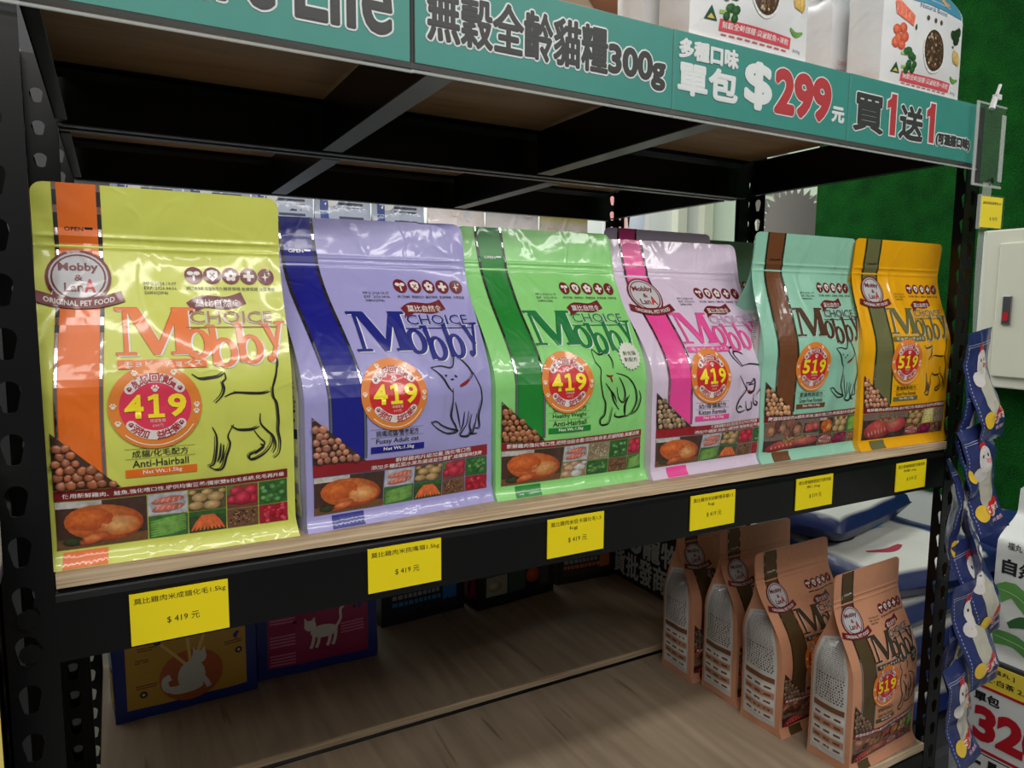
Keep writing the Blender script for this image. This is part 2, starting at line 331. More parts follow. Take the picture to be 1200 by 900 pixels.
# ------------------------------------------------------------------ food pouch
def sstep(a, b, x):
    t = min(max((x-a)/(b-a), 0), 1); return t*t*(3-2*t)
def shade(c, k): return tuple(min(255, max(0, x*k)) for x in c[:3])
class Surf:
    """gusseted pouch: front, back and side surfaces in the bag's own space"""
    def __init__(s, W=.2, H=.297, g=.085, lean=.0, fill=.46, seed=0, crumple=1.0, skew=0.0, twist=0.0):
        s.W, s.H, s.g, s.lean, s.fill, s.seed, s.cr, s.skew, s.twist = W, H, g, lean, fill, seed, crumple, skew, twist
    def k(s, v):
        t = min(max((v-s.fill)/(.84-s.fill), 0), 1)
        return 1-(.35*t+.65*sstep(0, 1, t))
    def cx(s, v): return s.skew*sstep(.35, 1, v)
    def ln(s, v): return s.lean*min(max((v-s.fill+.05)/(1.05-s.fill), 0), 1)
    def wr(s, x, z, side):
        a = noise.noise(Vector((x*16+s.seed*7.3, z*13, s.seed*3.1+side*5)))*.0038
        b = noise.noise(Vector((x*38+s.seed, z*30, 4+side)))*.0014
        return (a+b)*s.cr
    def front(s, u, v, off=0.0, side=0):
        x = (u-.5)*s.W; z = v*s.H; r = .009
        if z > s.H-r:
            lim = s.W/2-r+math.sqrt(max(r*r-(z-(s.H-r))**2, 0)); x = max(-lim, min(lim, x))
        edge = min(u, 1-u); e = min(edge/.06, 1)
        kk = s.k(v)
        y = -s.g/2*kk
        y -= (.010*math.sin(PI*min(max(u, 0), 1)))*(.35+.65*kk)*sstep(.0, .25, v)*(1-sstep(.75, .86, v))
        y += s.wr(x, z, 0)*(.25+.75*e)*sstep(.02, .12, v)*(1-.75*sstep(.8, .86, v))
        for zc in (.835, .862):
            y -= .0011*math.exp(-((v-zc)*s.H/.0016)**2)*min(1, e*1.5)
        if v < .055: t = 1-v/.055; y -= .008*t*t; x *= 1+.02*t
        y += s.ln(v)+s.twist*(u-.5)*sstep(.4, 1, v)
        y -= off; z += off*.25
        return (x+s.cx(v), y, z)
    def back(s, u, v):
        f = s.front(u, v); kk = s.k(v)
        x = f[0]; z = f[2]
        y = s.ln(v)+s.twist*(u-.5)*sstep(.4, 1, v)+s.g/2*kk+.009*math.sin(PI*u)*kk*sstep(0, .2, v)+s.wr(x, z, 1)*.5*kk
        fy = f[1]-(s.ln(v)+s.twist*(u-.5)*sstep(.4, 1, v)+s.g/2*-kk)
        y += (1-kk)*fy+.0016
        return (x, y, z)
    def side(s, t, v, sg=-1, off=0.0):
        """t 0 = front edge, 1 = back edge"""
        f = s.front(0 if sg < 0 else 1, v); b = s.back(0 if sg < 0 else 1, v)
        kk = s.k(v); ins = s.g/2*math.sqrt(max(1-kk*kk, 0))*.95+.001
        tri = 1-abs(2*t-1); bul = math.sin(PI*t)*.006*kk*sstep(0, .15, v)
        soft = tri if kk < .6 else tri*(1-(kk-.6)/.4)+math.sin(PI*t)*(kk-.6)/.4*.6
        x = f[0]+(b[0]-f[0])*t
        inn = ins*soft*min(1, (1-kk)*2.5+.1)
        x -= sg*(inn-bul)
        ui = min(max(inn, 0)/s.W, .45); ui = ui if sg < 0 else 1-ui
        y = f[1]+(b[1]-f[1])*t
        if inn > .002:
            y1 = s.front(ui, v)[1]*(1-t)+s.back(ui, v)[1]*t; q_ = min(1, (inn-.002)/.02); y = y*(1-q_)+y1*q_
        x += sg*s.wr(y*1.5, v*s.H, 2+sg)*.8*math.sin(PI*t)
        return (x+sg*off, y, f[2])

class Art:
    """flat print carried by a curved surface"""
    def __init__(s, fn, W, H, maxlen=.006): s.fn, s.W, s.H, s.L = fn, W, H, maxlen
    def put(s, mb, shapes, col, layer, grad=None):
        if isinstance(shapes, tuple): shapes = [shapes]
        off = .0004+.00018*layer
        for n_, sh in enumerate(shapes):
            off += .000012 if n_ else 0
            V, F = sh[:2]
            big = max(max(v[0] for v in V)-min(v[0] for v in V), max(v[1] for v in V)-min(v[1] for v in V)) > s.L*1.6
            if big:
                bm = bmesh.new(); bv = [bm.verts.new((x, z, 0)) for x, z in V]
                for f in F:
                    try: bm.faces.new([bv[i] for i in f])
                    except ValueError: pass
                for _ in range(5):
                    es = [e for e in bm.edges if e.calc_length() > s.L]
                    if not es: break
                    bmesh.ops.subdivide_edges(bm, edges=es, cuts=1)
                    bmesh.ops.triangulate(bm, faces=[f for f in bm.faces if len(f.verts) > 3])
                bm.verts.index_update(); V = [(v.co.x, v.co.y) for v in bm.verts]; F = [tuple(v.index for v in f.verts) for f in bm.faces]; bm.free()
            P = [s.fn(x/s.W, z/s.H, off) for x, z in V]
            cc = [grad(x, z) for x, z in V] if grad else col
            mb.add(P, F, cc)
def rg(cx, cz, rx, rz, c0, c1, hx=-.3, hz=.35):
    """radial print gradient, light spot to rim"""
    def g(x, z):
        d = math.hypot((x-cx)/rx-hx*.6, (z-cz)/rz-hz*.6); t = min(d/1.2, 1); return tuple(a+(b-a)*t for a, b in zip(c0, c1))
    return g
def blob(A, mb, cx, cz, rx, rz, c0, c1, layer, n=14, rot=0):
    A.put(mb, xf(disc(0, 0, rx, rz, n, 3), cx, cz, 1, rot), c0, layer, rg(cx, cz, rx, rz, c0, c1))
# printed food pictures; every one fills the frame x0..x1, z0..z1
def photo(A, kind, x0, z0, x1, z1, par, rnd):
    mb = MB(); w_, h = x1-x0, z1-z0; cx, cz = (x0+x1)/2, (z0+z1)/2
    X = lambda t: x0+w_*t
    Z = lambda t: z0+h*t
    bg = dict(chicken=(70, 45, 35), salmon=(190, 190, 195), potato=(90, 80, 50), apple=(120, 60, 50), greens=(50, 95, 40), peas=(60, 110, 50), carrot=(50, 70, 35), seeds=(110, 75, 50),
              berry=(150, 25, 40), egg=(150, 120, 90), meat=(60, 40, 35), liver=(120, 95, 75), oats=(150, 130, 100), fish=(120, 60, 50), corn=(200, 190, 120), onion=(110, 30, 50))[kind]
    A.put(mb, rect(x0, z0, x1, z1, 3, 3), bg, 1)
    if kind == 'chicken':
        A.put(mb, rect(x0, Z(.86), X(.5), z1, 3, 1), (190, 185, 180), 2)
        A.put(mb, rect(x0, z0, x1, Z(.2), 3, 1), (110, 75, 45), 2)
        blob(A, mb, X(.52), Z(.5), w_*.44, h*.4, (235, 150, 70), (165, 65, 25), 3, 22, -.12)
        blob(A, mb, X(.36), Z(.6), w_*.26, h*.25, (225, 120, 50), (180, 75, 30), 4, 18)
        blob(A, mb, X(.7), Z(.4), w_*.22, h*.22, (235, 185, 120), (190, 100, 45), 4, 16)
        blob(A, mb, X(.4), Z(.18), w_*.17, h*.1, (230, 140, 80), (170, 70, 35), 5, 14, .3)
        blob(A, mb, X(.18), Z(.15), w_*.12, h*.09, (60, 75, 35), (40, 40, 25), 5, 10)
    elif kind in ('salmon', 'fish'):
        c = (235, 130, 110) if kind == 'salmon' else (190, 90, 80)
        blob(A, mb, cx, cz, w_*.46, h*.4, (215, 215, 220), (150, 150, 160), 2, 16)
        for dz in (.3, .66):
            blob(A, mb, X(.5), Z(dz), w_*.42, h*.17, c, shade(c, .75), 3, 18, .12)
            for k in range(5): A.put(mb, stroke([(X(.2+.14*k), Z(dz-.09)), (X(.26+.14*k), Z(dz+.11))], w_*.02), (250, 190, 170), 4)
    elif kind in ('potato', 'egg'):
        cs = [((215, 185, 130), (150, 115, 70))] if kind == 'potato' else [((225, 190, 160), (170, 130, 100)), ((235, 235, 230), (170, 170, 170))]
        for i, (a, b, r) in enumerate([(.2, .25, .2), (.62, .22, .23), (.3, .62, .22), (.72, .6, .23), (.5, .84, .16), (.9, .84, .12), (.1, .88, .12)]):
            c0, c1 = cs[i % len(cs)]
            rx = min(r, a, 1-a); rz = min(r*.95, b, 1-b)
            blob(A, mb, X(a), Z(b), w_*rx, h*rz, c0, c1, 2+.5*i, 14)
    elif kind in ('apple', 'onion'):
        c0, c1 = ((225, 70, 90), (140, 15, 40)) if kind == 'apple' else ((170, 50, 90), (90, 10, 45))
        A.put(mb, rect(x0, Z(.6), X(.4), z1), (90, 120, 60), 2)
        for i, (a, b, r) in enumerate([(.78, .72, .22), (.3, .74, .22), (.18, .38, .18), (.8, .35, .2), (.5, .42, .3)]): blob(A, mb, X(a), Z(b), w_*r, h*min(r, b, 1-b), c0, c1, 2.5+.4*i, 16)
    elif kind in ('greens', 'peas'):
        for i in range(26 if kind == 'greens' else 7):
            a, b = rnd.uniform(.14, .86), rnd.uniform(.14, .86)
            if kind == 'greens': blob(A, mb, X(a), Z(b), w_*.13, h*.12, rnd.choice([(120, 180, 90), (70, 140, 60), (150, 200, 120), (40, 100, 45)]), (35, 80, 35), 2+.08*i, 8)
            else: b = .16+.11*i; A.put(mb, stroke([(X(.05), Z(b-.08)), (X(.5), Z(b)), (X(.95), Z(b+.12))], h*.13), (105+10*(i % 3), 165, 75), 2+.2*i)
    elif kind == 'carrot':
        A.put(mb, rect(x0, Z(.75), x1, z1, 2, 1), (45, 95, 40), 2)
        for i in range(9):
            a = .06+.11*i; A.put(mb, stroke([(X(.5+(a-.5)*.3), Z(.8)), (X(a), Z(.08))], w_*.1), (215+5*(i % 3), 100+12*(i % 2), 55), 3+.1*i)
    elif kind in ('seeds', 'oats', 'berry', 'liver'):
        pal = dict(seeds=[(150, 100, 70), (90, 55, 40), (185, 140, 105), (60, 35, 25)], oats=[(190, 175, 150), (130, 115, 90), (215, 205, 185)], berry=[(215, 30, 60), (180, 15, 40), (235, 70, 90)], liver=[(150, 90, 70), (190, 130, 100), (100, 60, 50)])[kind]
        n = dict(seeds=60, oats=60, berry=26, liver=20)[kind]; r = dict(seeds=.035, oats=.035, berry=.09, liver=.1)[kind]
        for i in range(n):
            a, b = rnd.uniform(.1, .9), rnd.uniform(.1, .9); c = rnd.choice(pal)
            blob(A, mb, X(a), Z(b), w_*r, w_*r*.8, shade(c, 1.15), shade(c, .7), 2+.02*i, 7, rnd.uniform(0, 3))
    elif kind == 'corn':
        for i in range(5): A.put(mb, stroke([(X(.1), Z(.1+.18*i)), (X(.9), Z(.2+.16*i))], h*.1), (235, 225, 120+15*i), 2+.2*i)
    elif kind == 'meat':
        A.put(mb, rect(x0, Z(.75), x1, z1, 3, 1), (120, 100, 90), 2)
        blob(A, mb, X(.4), Z(.42), w_*.38, h*.38, (215, 90, 80), (130, 25, 30), 3, 18, .15)
        blob(A, mb, X(.75), Z(.5), w_*.24, h*.3, (225, 120, 105), (150, 40, 45), 4, 16)
        for i in range(26): blob(A, mb, X(rnd.gauss(.55, .12)), Z(min(.93, rnd.gauss(.72, .08))), w_*.025, w_*.018, (190, 160, 110), (110, 90, 50), 5, 7)
        for i in range(6): blob(A, mb, X(.14+.07*i), Z(.2+.03*i), w_*.02, h*.12, (235, 170, 150), (190, 90, 80), 5, 7, .6)
    return mb.build('ingredient_photo', PHOTO, par, True)

def kibble_mesh(cols, key, r=.0036):
    mb = MB(); n = 9; V = []; F = []
    prof = [(1.0, 0.0), (.97, .28), (.72, .52), (.35, .62)]
    for (rr, hh) in prof:
        for i in range(n): a = 2*PI*i/n; V.append((r*rr*math.cos(a), -hh*r, r*rr*math.sin(a)))
    V.append((0, -.6*r, 0))
    for j in range(3):
        for i in range(n): F.append((j*n+i, j*n+(i+1) % n, (j+1)*n+(i+1) % n, (j+1)*n+i))
    for i in range(n): F.append((3*n+i, 3*n+(i+1) % n, 4*n))
    return V, F

FRAME_TXT = ['天然鮮', '增強免疫力', '腸胃保健', '皮膚保健', '光澤毛髮']
def lined_side(A, mb, W, H, base, col, trim):
    """printed side gusset: small print above, feeding table below"""
    rnd = random.Random(int(base[0]*7))
    A.put(mb, rect(.07*W, .04*H, .90*W, .66*H, 5, 14), (205, 203, 198), 1)
    z = .64*H
    while z > .33*H:
        x = .16*W; big = z < .47*H
        while x < .82*W:
            w_ = rnd.uniform(.02, .09)*W*(1 if not big else .55); A.put(mb, rect(x, z, min(x+w_, .84*W), z+(.0011 if not big else .0024)), (70, 70, 72) if big else (135, 133, 130), 2); x += w_+(.018*W if not big else .03*W)
        z -= .0026 if not big else .0042
    A.put(mb, rect(.13*W, .285*H, .87*W, .315*H, 4, 1), trim, 2)
    for r_ in range(5):
        A.put(mb, rect(.13*W, (.07+.042*r_)*H, .87*W, (.07+.042*r_+.034)*H, 4, 1), shade(col, .92) if r_ % 2 else (225, 222, 216), 2)
        for c_ in range(3):
            A.put(mb, rect((.17+.24*c_)*W, (.08+.042*r_)*H, (.17+.24*c_+.15)*W, (.08+.042*r_+.012)*H), shade(trim, .9), 3)

def pouch(label, loc, rz, cfg, group=None, name='cat_food_pouch', detail=2, lean=.0, seed=1, twist=0., skew=0., H=.297, W=.2, g=.085, cr=1.0, mat=None, fill=.46):
    FM = mat or FILM
    root = thing(name, label, 'pouch', loc, rz, group)
    S = Surf(W, H, g, lean, fill, seed, cr, skew, twist)
    base = cfg['base']
    vs = sorted(set([round(i/56, 4) for i in range(57)]+[.825, .829, .832, .835, .838, .841, .845, .852, .856, .859, .862, .865, .868, .872, .9745, .98, .985, .99, .995, .9975]+[.01, .03]))
    if detail < 2: vs = [v for i, v in enumerate(vs) if i % 2 == 0 or v in (0, 1)]+([1] if vs[-1] % 1 else [])
    vs = sorted(set(vs+[0, 1])); nu = 44 if detail > 1 else 20
    mb = MB()
    mb.grid(lambda u, v: S.front(u, v), [i/nu for i in range(nu+1)], vs, base)
    mb.grid(lambda u, v: S.back(u, v), [i/12 for i in range(13)], vs, base, True)
    for sg in (-1, 1):
        mb.grid(lambda t, v, sg=sg: S.side(t, v, sg), [i/12 for i in range(13)], vs, base, sg < 0)
    mb.grid(lambda u, t: tuple(a+(b-a)*t for a, b in zip(S.front(u, 0), S.back(u, 0))), 12, 3, base, True)
    mb.grid(lambda u, t: tuple(a+(b-a)*t for a, b in zip(S.front(u, 1), S.back(u, 1))), 12, 1, base)
    mb.build('pouch_body', FM, root, True)
    F = lambda u, v, off: S.front(u, v, off)
    A = Art(F, W, H); W_, H_ = W, H
    rnd = random.Random(seed)
    ux = cfg.get('sx', 0)
    # colour stripe with foil lines
    mb = MB(); mf = [MB(), MB()]
    def sx_(v): return cfg.get('sb', .115)+ux*sstep(.35, .8, v)
    wS = cfg.get('wS', .155)
    N = 40
    for j in range(N):
        v0, v1 = .215+(1-.215)*j/N, .215+(1-.215)*(j+1)/N
        lo = lambda v: max(0, (.36-v))*0
        for i in range(5):
            a0, a1 = i/5, (i+1)/5
            q = [((sx_(v0)+wS*a0)*W, v0*H), ((sx_(v0)+wS*a1)*W, v0*H), ((sx_(v1)+wS*a1)*W, v1*H), ((sx_(v1)+wS*a0)*W, v1*H)]
            A.put(mb, poly(q), cfg['stripe'], 0)
        for e in (0.0, 1.0):
            xa = sx_(v0)+wS*e; xb = sx_(v1)+wS*e
            dash = (j % 3) and v0 > .6
            A.put(mb, poly([((xa-.008)*W, v0*H), ((xa+.008)*W, v0*H), ((xb+.008)*W, v1*H), ((xb-.008)*W, v1*H)]), (40, 35, 35) if dash else shade(cfg['stripe'], .8), 1)
            A.put(mf[int(e)], poly([((xa-.005)*W, v0*H), ((xa+.005)*W, v0*H), ((xb+.005)*W, v1*H), ((xb-.005)*W, v1*H)]), (200, 200, 200), 1.5) if not dash else None
    m2 = MB(); A.put(m2, rect(sx_(0)*W+.0*W, .002*H, (sx_(0)+wS)*W, .04*H, 4, 2), cfg['stripe'], .5); m2.build('stripe_foot', FM, root, True)
    if detail > 0: A.put(mb, fit_text('OPEN', (sx_(.9)+.03)*W, (sx_(.9)+.1)*W, .875*H, .0032, .01), (30, 20, 20) if sum(cfg['stripe']) > 200 else (230, 230, 230), 2)
    A.put(mb, poly([((sx_(.9)+.105)*W, .88*H), ((sx_(.9)+.135)*W, .88*H), ((sx_(.9)+.135)*W, .886*H), ((sx_(.9)+.105)*W, .886*H)]), (30, 20, 20) if sum(cfg['stripe']) > 200 else (230, 230, 230), 2)
    st = mb.build('colour_stripe', FM, root, True); [q_.build('foil_line', FOIL, st, True) for q_ in mf]
    RED = (110, 22, 30)
    ts = cfg['text']
    # round maker badge
    if cfg.get('badge'):
        mb = MB(); bx, bz = (sx_(.75)+.075)*W, .752*H; r = .0225
        A.put(mb, disc(bx, bz, r, r*.95, 28, 2), RED, 3); A.put(mb, disc(bx, bz, r*.9, r*.86, 28, 2), (190, 190, 192), 4); A.put(mb, disc(bx, bz, r*.84, r*.8, 28, 2, .93), RED, 4.6)
        A.put(mb, fit_text('Mobby', bx-.0135, bx+.0135, bz+.0030, .0082, .03), RED, 5.6)
        A.put(mb, fit_text('&', bx-.003, bx+.003, bz-.003, .005, .02), RED, 5.6)
        A.put(mb, fit_text('Lan', bx-.010, bx+.003, bz-.0115, .0070, .02), RED, 5.6); A.put(mb, fit_text('A', bx+.0035, bx+.0115, bz-.012, .0105, .04), (190, 40, 40), 5.6)
        rib = [(bx-.030, bz-.0145), (bx-.015, bz-.019), (bx, bz-.0203), (bx+.015, bz-.019), (bx+.030, bz-.0145)]
        A.put(mb, stroke(rib, .0085, taper=False), RED, 6)
        V, Fc = fit_text('ORIGINAL PET FOOD', -.024, .024, -.0022, .0042, .02)
        A.put(mb, ([(bx+x, bz-.0205+z+.006*(x/.03)**2) for x, z in V], Fc), (220, 215, 210), 7)
        mb.build('maker_badge', FM, root, True)
    # quality icons
    mb = MB()
    for i in range(5):
        x = (.61+.079*i)*W; z = .765*H; r = .0072
        A.put(mb, disc(x, z, r, r, 16, 1), RED, 1)
        WH = (225, 220, 215)
        if i == 0: A.put(mb, [stroke([(x, z-.005), (x, z)], .0016, taper=False), disc(x-.0025, z+.0016, .0026, .0018, 8), disc(x+.0025, z+.0016, .0026, .0018, 8)], WH, 2)
        if i == 1: A.put(mb, poly([(x-.0042, z+.0035), (x-.0042, z-.001), (x, z-.005), (x+.0042, z-.001), (x+.0042, z+.0035), (x, z+.005)]), WH, 2); A.put(mb, [stroke([(x-.002, z-.002), (x+.002, z+.002)], .0009, taper=False), stroke([(x-.002, z+.002), (x+.002, z-.002)], .0009, taper=False)], RED, 3)
        if i == 2: A.put(mb, [disc(x+.003*math.cos(a), z+.003*math.sin(a), .002, .002, 8) for a in [.3+1.256*k for k in range(5)]]+[disc(x, z, .003, .003, 8)], WH, 2); A.put(mb, disc(x, z, .0013, .0013, 8), RED, 3)
        if i == 3: A.put(mb, [rect(x-.0014, z-.0044, x+.0014, z+.0044), rect(x-.0044, z-.0014, x+.0044, z+.0014)], WH, 2)
        if i == 4:
            for (dx, dz, s_) in ((-.0008, -.0005, .0044), (.0028, .0028, .0022)): A.put(mb, [poly([(x+dx, z+dz+s_), (x+dx-s_*.2, z+dz), (x+dx, z+dz-s_), (x+dx+s_*.2, z+dz)]), poly([(x+dx-s_*.8, z+dz), (x+dx, z+dz-s_*.2), (x+dx+s_*.8, z+dz), (x+dx, z+dz+s_*.2)])], WH, 2)
        if detail > 1: A.put(mb, fit_text(FRAME_TXT[i], x-.0068, x+.0068, z-.0125, .0030, .0, 1), (50, 45, 40), 1)
        else: A.put(mb, rect(x-.0065, z-.012, x+.0065, z-.0102), (70, 60, 50), 1)
    mb.build('quality_icons', FM, root, True)
    # brand block
    mb = MB()
    A.put(mb, stroke([(.585*W, .672*H), (.64*W, .690*H), (.74*W, .687*H), (.815*W, .702*H)], .0105, taper=False), RED, 1)
    A.put(mb, poly([(.575*W, .655*H), (.60*W, .655*H), (.60*W, .695*H)]), RED, 1)
    if detail > 0: A.put(mb, fit_text('莫比自然食', .605*W, .80*W, .675*H, .0065, .01, 2), (225, 220, 215), 2)
    mb.build('red_swoosh', FM, root, True)
    mb = MB(); EDGE = cfg.get('edge', (225, 225, 225))
    def brand(dx, dz, col, lay, fat=0):
        for sh in glyph_M(): A.put(mb, xf(sh, .285*W+dx, .548*H+dz, .0365, 0, .055), col, lay)
        for gx, gz, gl, gs, gw in ((.545, .535, glyph_o(), .034, .030), (.66, .51, glyph_b(), .0335, .028), (.775, .515, glyph_b(), .0345, .028), (.885, .555, glyph_y(), .033, .026)):
            for sh in gl: A.put(mb, xf(sh, gx*W+dx, gz*H+dz, gs, .04, gw), col, lay)
    brand(.0012, -.0008, EDGE, 1); brand(-.0006, .0006, shade(ts, .8) if not cfg.get('lightedge') else EDGE, 1.6); brand(0, 0, ts, 2.4)
    A.put(mb, fit_text('CHOICE', .575*W, .93*W, .628*H, .0105, .015), EDGE, 3); A.put(mb, fit_text('CHOICE', .578*W, .933*W, .630*H, .0100, .008), cfg.get('choice', ts), 4)
    A.put(mb, rect(.56*W, .618*H, .95*W, .6205*H, 6, 1), cfg.get('choice', ts), 3.5)
    if cfg.get('kata'):
        A.put(mb, rect(.285*W, .513*H, .63*W, .536*H, 8, 1), ts, 3.2)
        if detail > 0: A.put(mb, fit_text('モョビーチョイス', .31*W, .61*W, .517*H, .0048, .01, 1), (225, 222, 215), 4)
    mb.build('brand_lettering', FM, root, True)
    if detail > 1:
        mb = MB()
        for k, t in enumerate(('MFG:2024.10.07', 'EXP: 2026.04.06', 'SH8N02W46')): A.put(mb, fit_text(t, .405*W, (.535 if k < 2 else .50)*W, (.735-.013*k)*H, .0026, .0, 1), (45, 45, 40), 1)
        mb.build('date_print', FM, root, True)
    # cat drawing
    (bx0, by0, bx1, by1), blk, red = cfg['cat']
    mb = MB(); cx0, cx1, cz0, cz1 = cfg.get('catbox', (.60*W, .965*W, .235*H, .53*H))
    cm = lambda p: (cx0+(p[0]-bx0)/(bx1-bx0)*(cx1-cx0), cz1-(p[1]-by0)/(by1-by0)*(cz1-cz0))
    for st_ in blk:
        A.put(mb, stroke([cm(p) for p in st_], .0018), (25, 25, 22), 1)
        if detail > 1: A.put(mb, stroke([(cm(p)[0]-.0016, cm(p)[1]+.001) for p in st_[len(st_)//3:]], .0008) if len(st_) > 3 else stroke([cm(p) for p in st_], .0008), (40, 40, 35), 1.4)
    for st_ in red: A.put(mb, stroke([cm(p) for p in st_], .0022), (140, 25, 25), 2)
    mb.build('cat_drawing', FM, root, True)
    # price badge
    mb = MB(); bx, bz, r = .42*W, .412*H, .0330
    if detail > 0 or True:
        A.put(mb, disc(bx, bz, r, r, 36, 4), (225, 130, 50), 5)
        A.put(mb, disc(bx, bz, r*.77, r*.77, 32, 3), cfg.get('price_red', (205, 40, 45)), 6)
        for a0, a1 in ((38, 142), (218, 322)):
            A.put(mb, disc(bx, bz, r*.79, r*.79, 16, 1, .72, R(a0), R(a1)), (225, 215, 210), 7)
            for a in (a0, a1): A.put(mb, disc(bx+r*.68*math.cos(R(a)), bz+r*.68*math.sin(R(a)), r*.11, r*.11, 10, 1), (225, 215, 210), 7)
        if detail > 0:
            for k, ch in enumerate('感恩回饋價'):
                a = 90-(k-2)*17; V, Fc = fit_text(ch, -.0035, .0035, -.0035, .007, .02, 1)
                A.put(mb, xf((V, Fc), bx+r*.68*math.cos(R(a)), bz+r*.68*math.sin(R(a)), 1, R(a-90)), (170, 30, 45), 8)
            for k, ch in enumerate('添加 益生菌'):
                if ch == ' ': continue
                a = 270+(k-2.5)*15.5; V, Fc = fit_text(ch, -.0034, .0034, -.0034, .0068, .02, 1)
                A.put(mb, xf((V, Fc), bx+r*.68*math.cos(R(a)), bz+r*.68*math.sin(R(a)), 1, R(a-270)), (170, 30, 45), 8)
            for a in (38, 142, 218, 322):
                A.put(mb, paw(bx+r*.68*math.cos(R(a)), bz+r*.68*math.sin(R(a)), .0023), (150, 30, 45), 8)
        for a in (0, 62, 118, 178, 205, 350): A.put(mb, paw(bx+r*.89*math.cos(R(a)), bz+r*.89*math.sin(R(a)), .0028), (240, 225, 205), 7)
        A.put(mb, paw(bx, bz+r*.42, .0034), (235, 220, 215), 8)
        for k in range(46):
            a = 225+k*2.3; A.put(mb, rect(-.0004, -.0007, .0004, .0007) and xf(rect(-.0004, -.0007, .0004, .0007), bx+r*.92*math.cos(R(a)), bz+r*.92*math.sin(R(a)), 1, R(a)), (245, 225, 200), 6.5)
        dw = r*.40
        for k, ch in enumerate(cfg['price']):
            dx = bx-r*.66+k*r*.46; zb = bz-r*.27; hh = r*.56
            if ch == '1':
                for q_, sh in enumerate([rect(dx+dw*.38, zb, dx+dw*.66, zb+hh, 1, 3), rect(dx+dw*.08, zb, dx+dw*.96, zb+hh*.16, 3, 1), poly([(dx+dw*.1, zb+hh*.72), (dx+dw*.40, zb+hh*.80), (dx+dw*.5, zb+hh), (dx+dw*.1, zb+hh*.90)])]): A.put(mb, sh, (250, 225, 40), 9+.3*q_)
            else: A.put(mb, fit_text(ch, dx, dx+dw, zb, hh, .03, 3), (250, 225, 40), 9)
        A.put(mb, fit_text('建議售價', bx-.0045, bx+.0065, bz-r*.38, .0028, .0, 1), (240, 200, 190), 8)
        A.put(mb, fit_text('600元', bx-.003, bx+.005, bz-r*.50, .0028, .0, 1), (240, 200, 190), 8)
    mb.build('price_badge', FM, root, True)
    # formula text
    mb = MB(); tx0, tx1 = .305*W, .555*W; lines = cfg['lines']
    z = (.215+.045+.026*len(lines))*H
    for k, t in enumerate(lines):
        zz = (.2465+.0265*(len(lines)-1-k)+.006)*H
        hh = .0058
        A.put(mb, fit_text(t, tx0+.003, tx1-.003, zz, hh, .006 if detail > 1 else .02, 2 if detail > 1 else 1), (35, 40, 25), 1)
        A.put(mb, rect(tx0-.002, zz+.0068, tx1+.002, zz+.0071, 4, 1), (120, 110, 40), 1)
    A.put(mb, rect(tx0-.002, .2265*H, tx1+.003, .2475*H, 6, 1), cfg['stripe'], 1)
    A.put(mb, fit_text('Net Wt.:1.5kg', tx0+.010, tx1-.008, .230*H, .0042, .02, 1), (235, 230, 220), 2)
    mb.build('formula_text', FM, root, True)
    # banner
    mb = MB(); two = len(cfg['banner']) > 1
    bz0, bz1 = (.168, .206) if two else (.176, .203)
    A.put(mb, rect(.03*W, bz0*H, .965*W, bz1*H, 30, 2), cfg.get('bcol', (120, 22, 28)), 2)
    if detail > 0:
        if two:
            A.put(mb, fit_text(cfg['banner'][0], .42*W, .86*W, (bz0+.0205)*H, .0046, .01, 1), (235, 228, 222), 3)
            A.put(mb, fit_text(cfg['banner'][1], .30*W, .93*W, (bz0+.002)*H, .0046, .01, 1), (235, 228, 222), 3)
        else: A.put(mb, fit_text(cfg['banner'][0], .06*W, .95*W, (bz0+.0055)*H, .0050, .01, 1), (235, 228, 222), 3)
    mb.build('ingredient_banner', FM, root, True)
    # food photos
    z0, zm, z1 = .045*H, .108*H, bz0*H-.0006
    for (k, a, b, c, d) in cfg['photos']:
        photo(A, k, a*W+.0004, z0+(z1-z0)*b+.0004, c*W-.0004, z0+(z1-z0)*d-.0003, root, rnd)
    # kibble window
    mb = MB(); tri = [(.03*W, .205*H), (.275*W, .205*H), (.03*W, .355*H)]
    V = []; Fc = []; n = 10
    for j in range(n+1):
        for i in range(n+1):
            t = j/n; V.append((tri[0][0]+(tri[1][0]-tri[0][0])*i/n*(1-t), tri[0][1]+(tri[2][1]-tri[0][1])*t))
    for j in range(n):
        for i in range(n): Fc.append((j*(n+1)+i, j*(n+1)+i+1, (j+1)*(n+1)+i+1, (j+1)*(n+1)+i))
    A.put(mb, (V, Fc), (62, 42, 32), 2.2)
    win = mb.build('kibble_window', FM, root, True)
    kc = cfg.get('kib', (150, 90, 60)); KV, KF = kibble_mesh(kc, 0)
    kr = .0036; pts = []
    z = tri[0][1]+kr*.9; row = 0
    while z < tri[2][1]-kr:
        x = tri[0][0]+kr*(.9 if row % 2 else 1.6)
        while x < tri[0][0]+(tri[1][0]-tri[0][0])*(1-(z-tri[0][1])/(tri[2][1]-tri[0][1]))-kr*.6:
            pts.append((x+rnd.uniform(-.0008, .0008), z+rnd.uniform(-.0008, .0008))); x += kr*1.85
        z += kr*1.6; row += 1
    if cfg.get('single_kib'):
        cache = []
        for q in range(4):
            m_ = MB(); m_.add(KV, KF, shade(kc, rnd.uniform(.78, 1.2))); o = m_.build('kibble', KIB, win, True); cache.append(o)
        for i, (x, z) in enumerate(pts):
            o = cache[i] if i < 4 else cache[i % 4].copy()
            if i >= 4: C.objects.link(o)
            o.location = S.front(x/W, z/H, .0009); s_ = rnd.uniform(.85, 1.2); o.scale = (s_*rnd.uniform(.8, 1), 1, s_); o.rotation_euler = (rnd.uniform(-.3, .3), rnd.uniform(0, 6), rnd.uniform(-.3, .3))
    else:
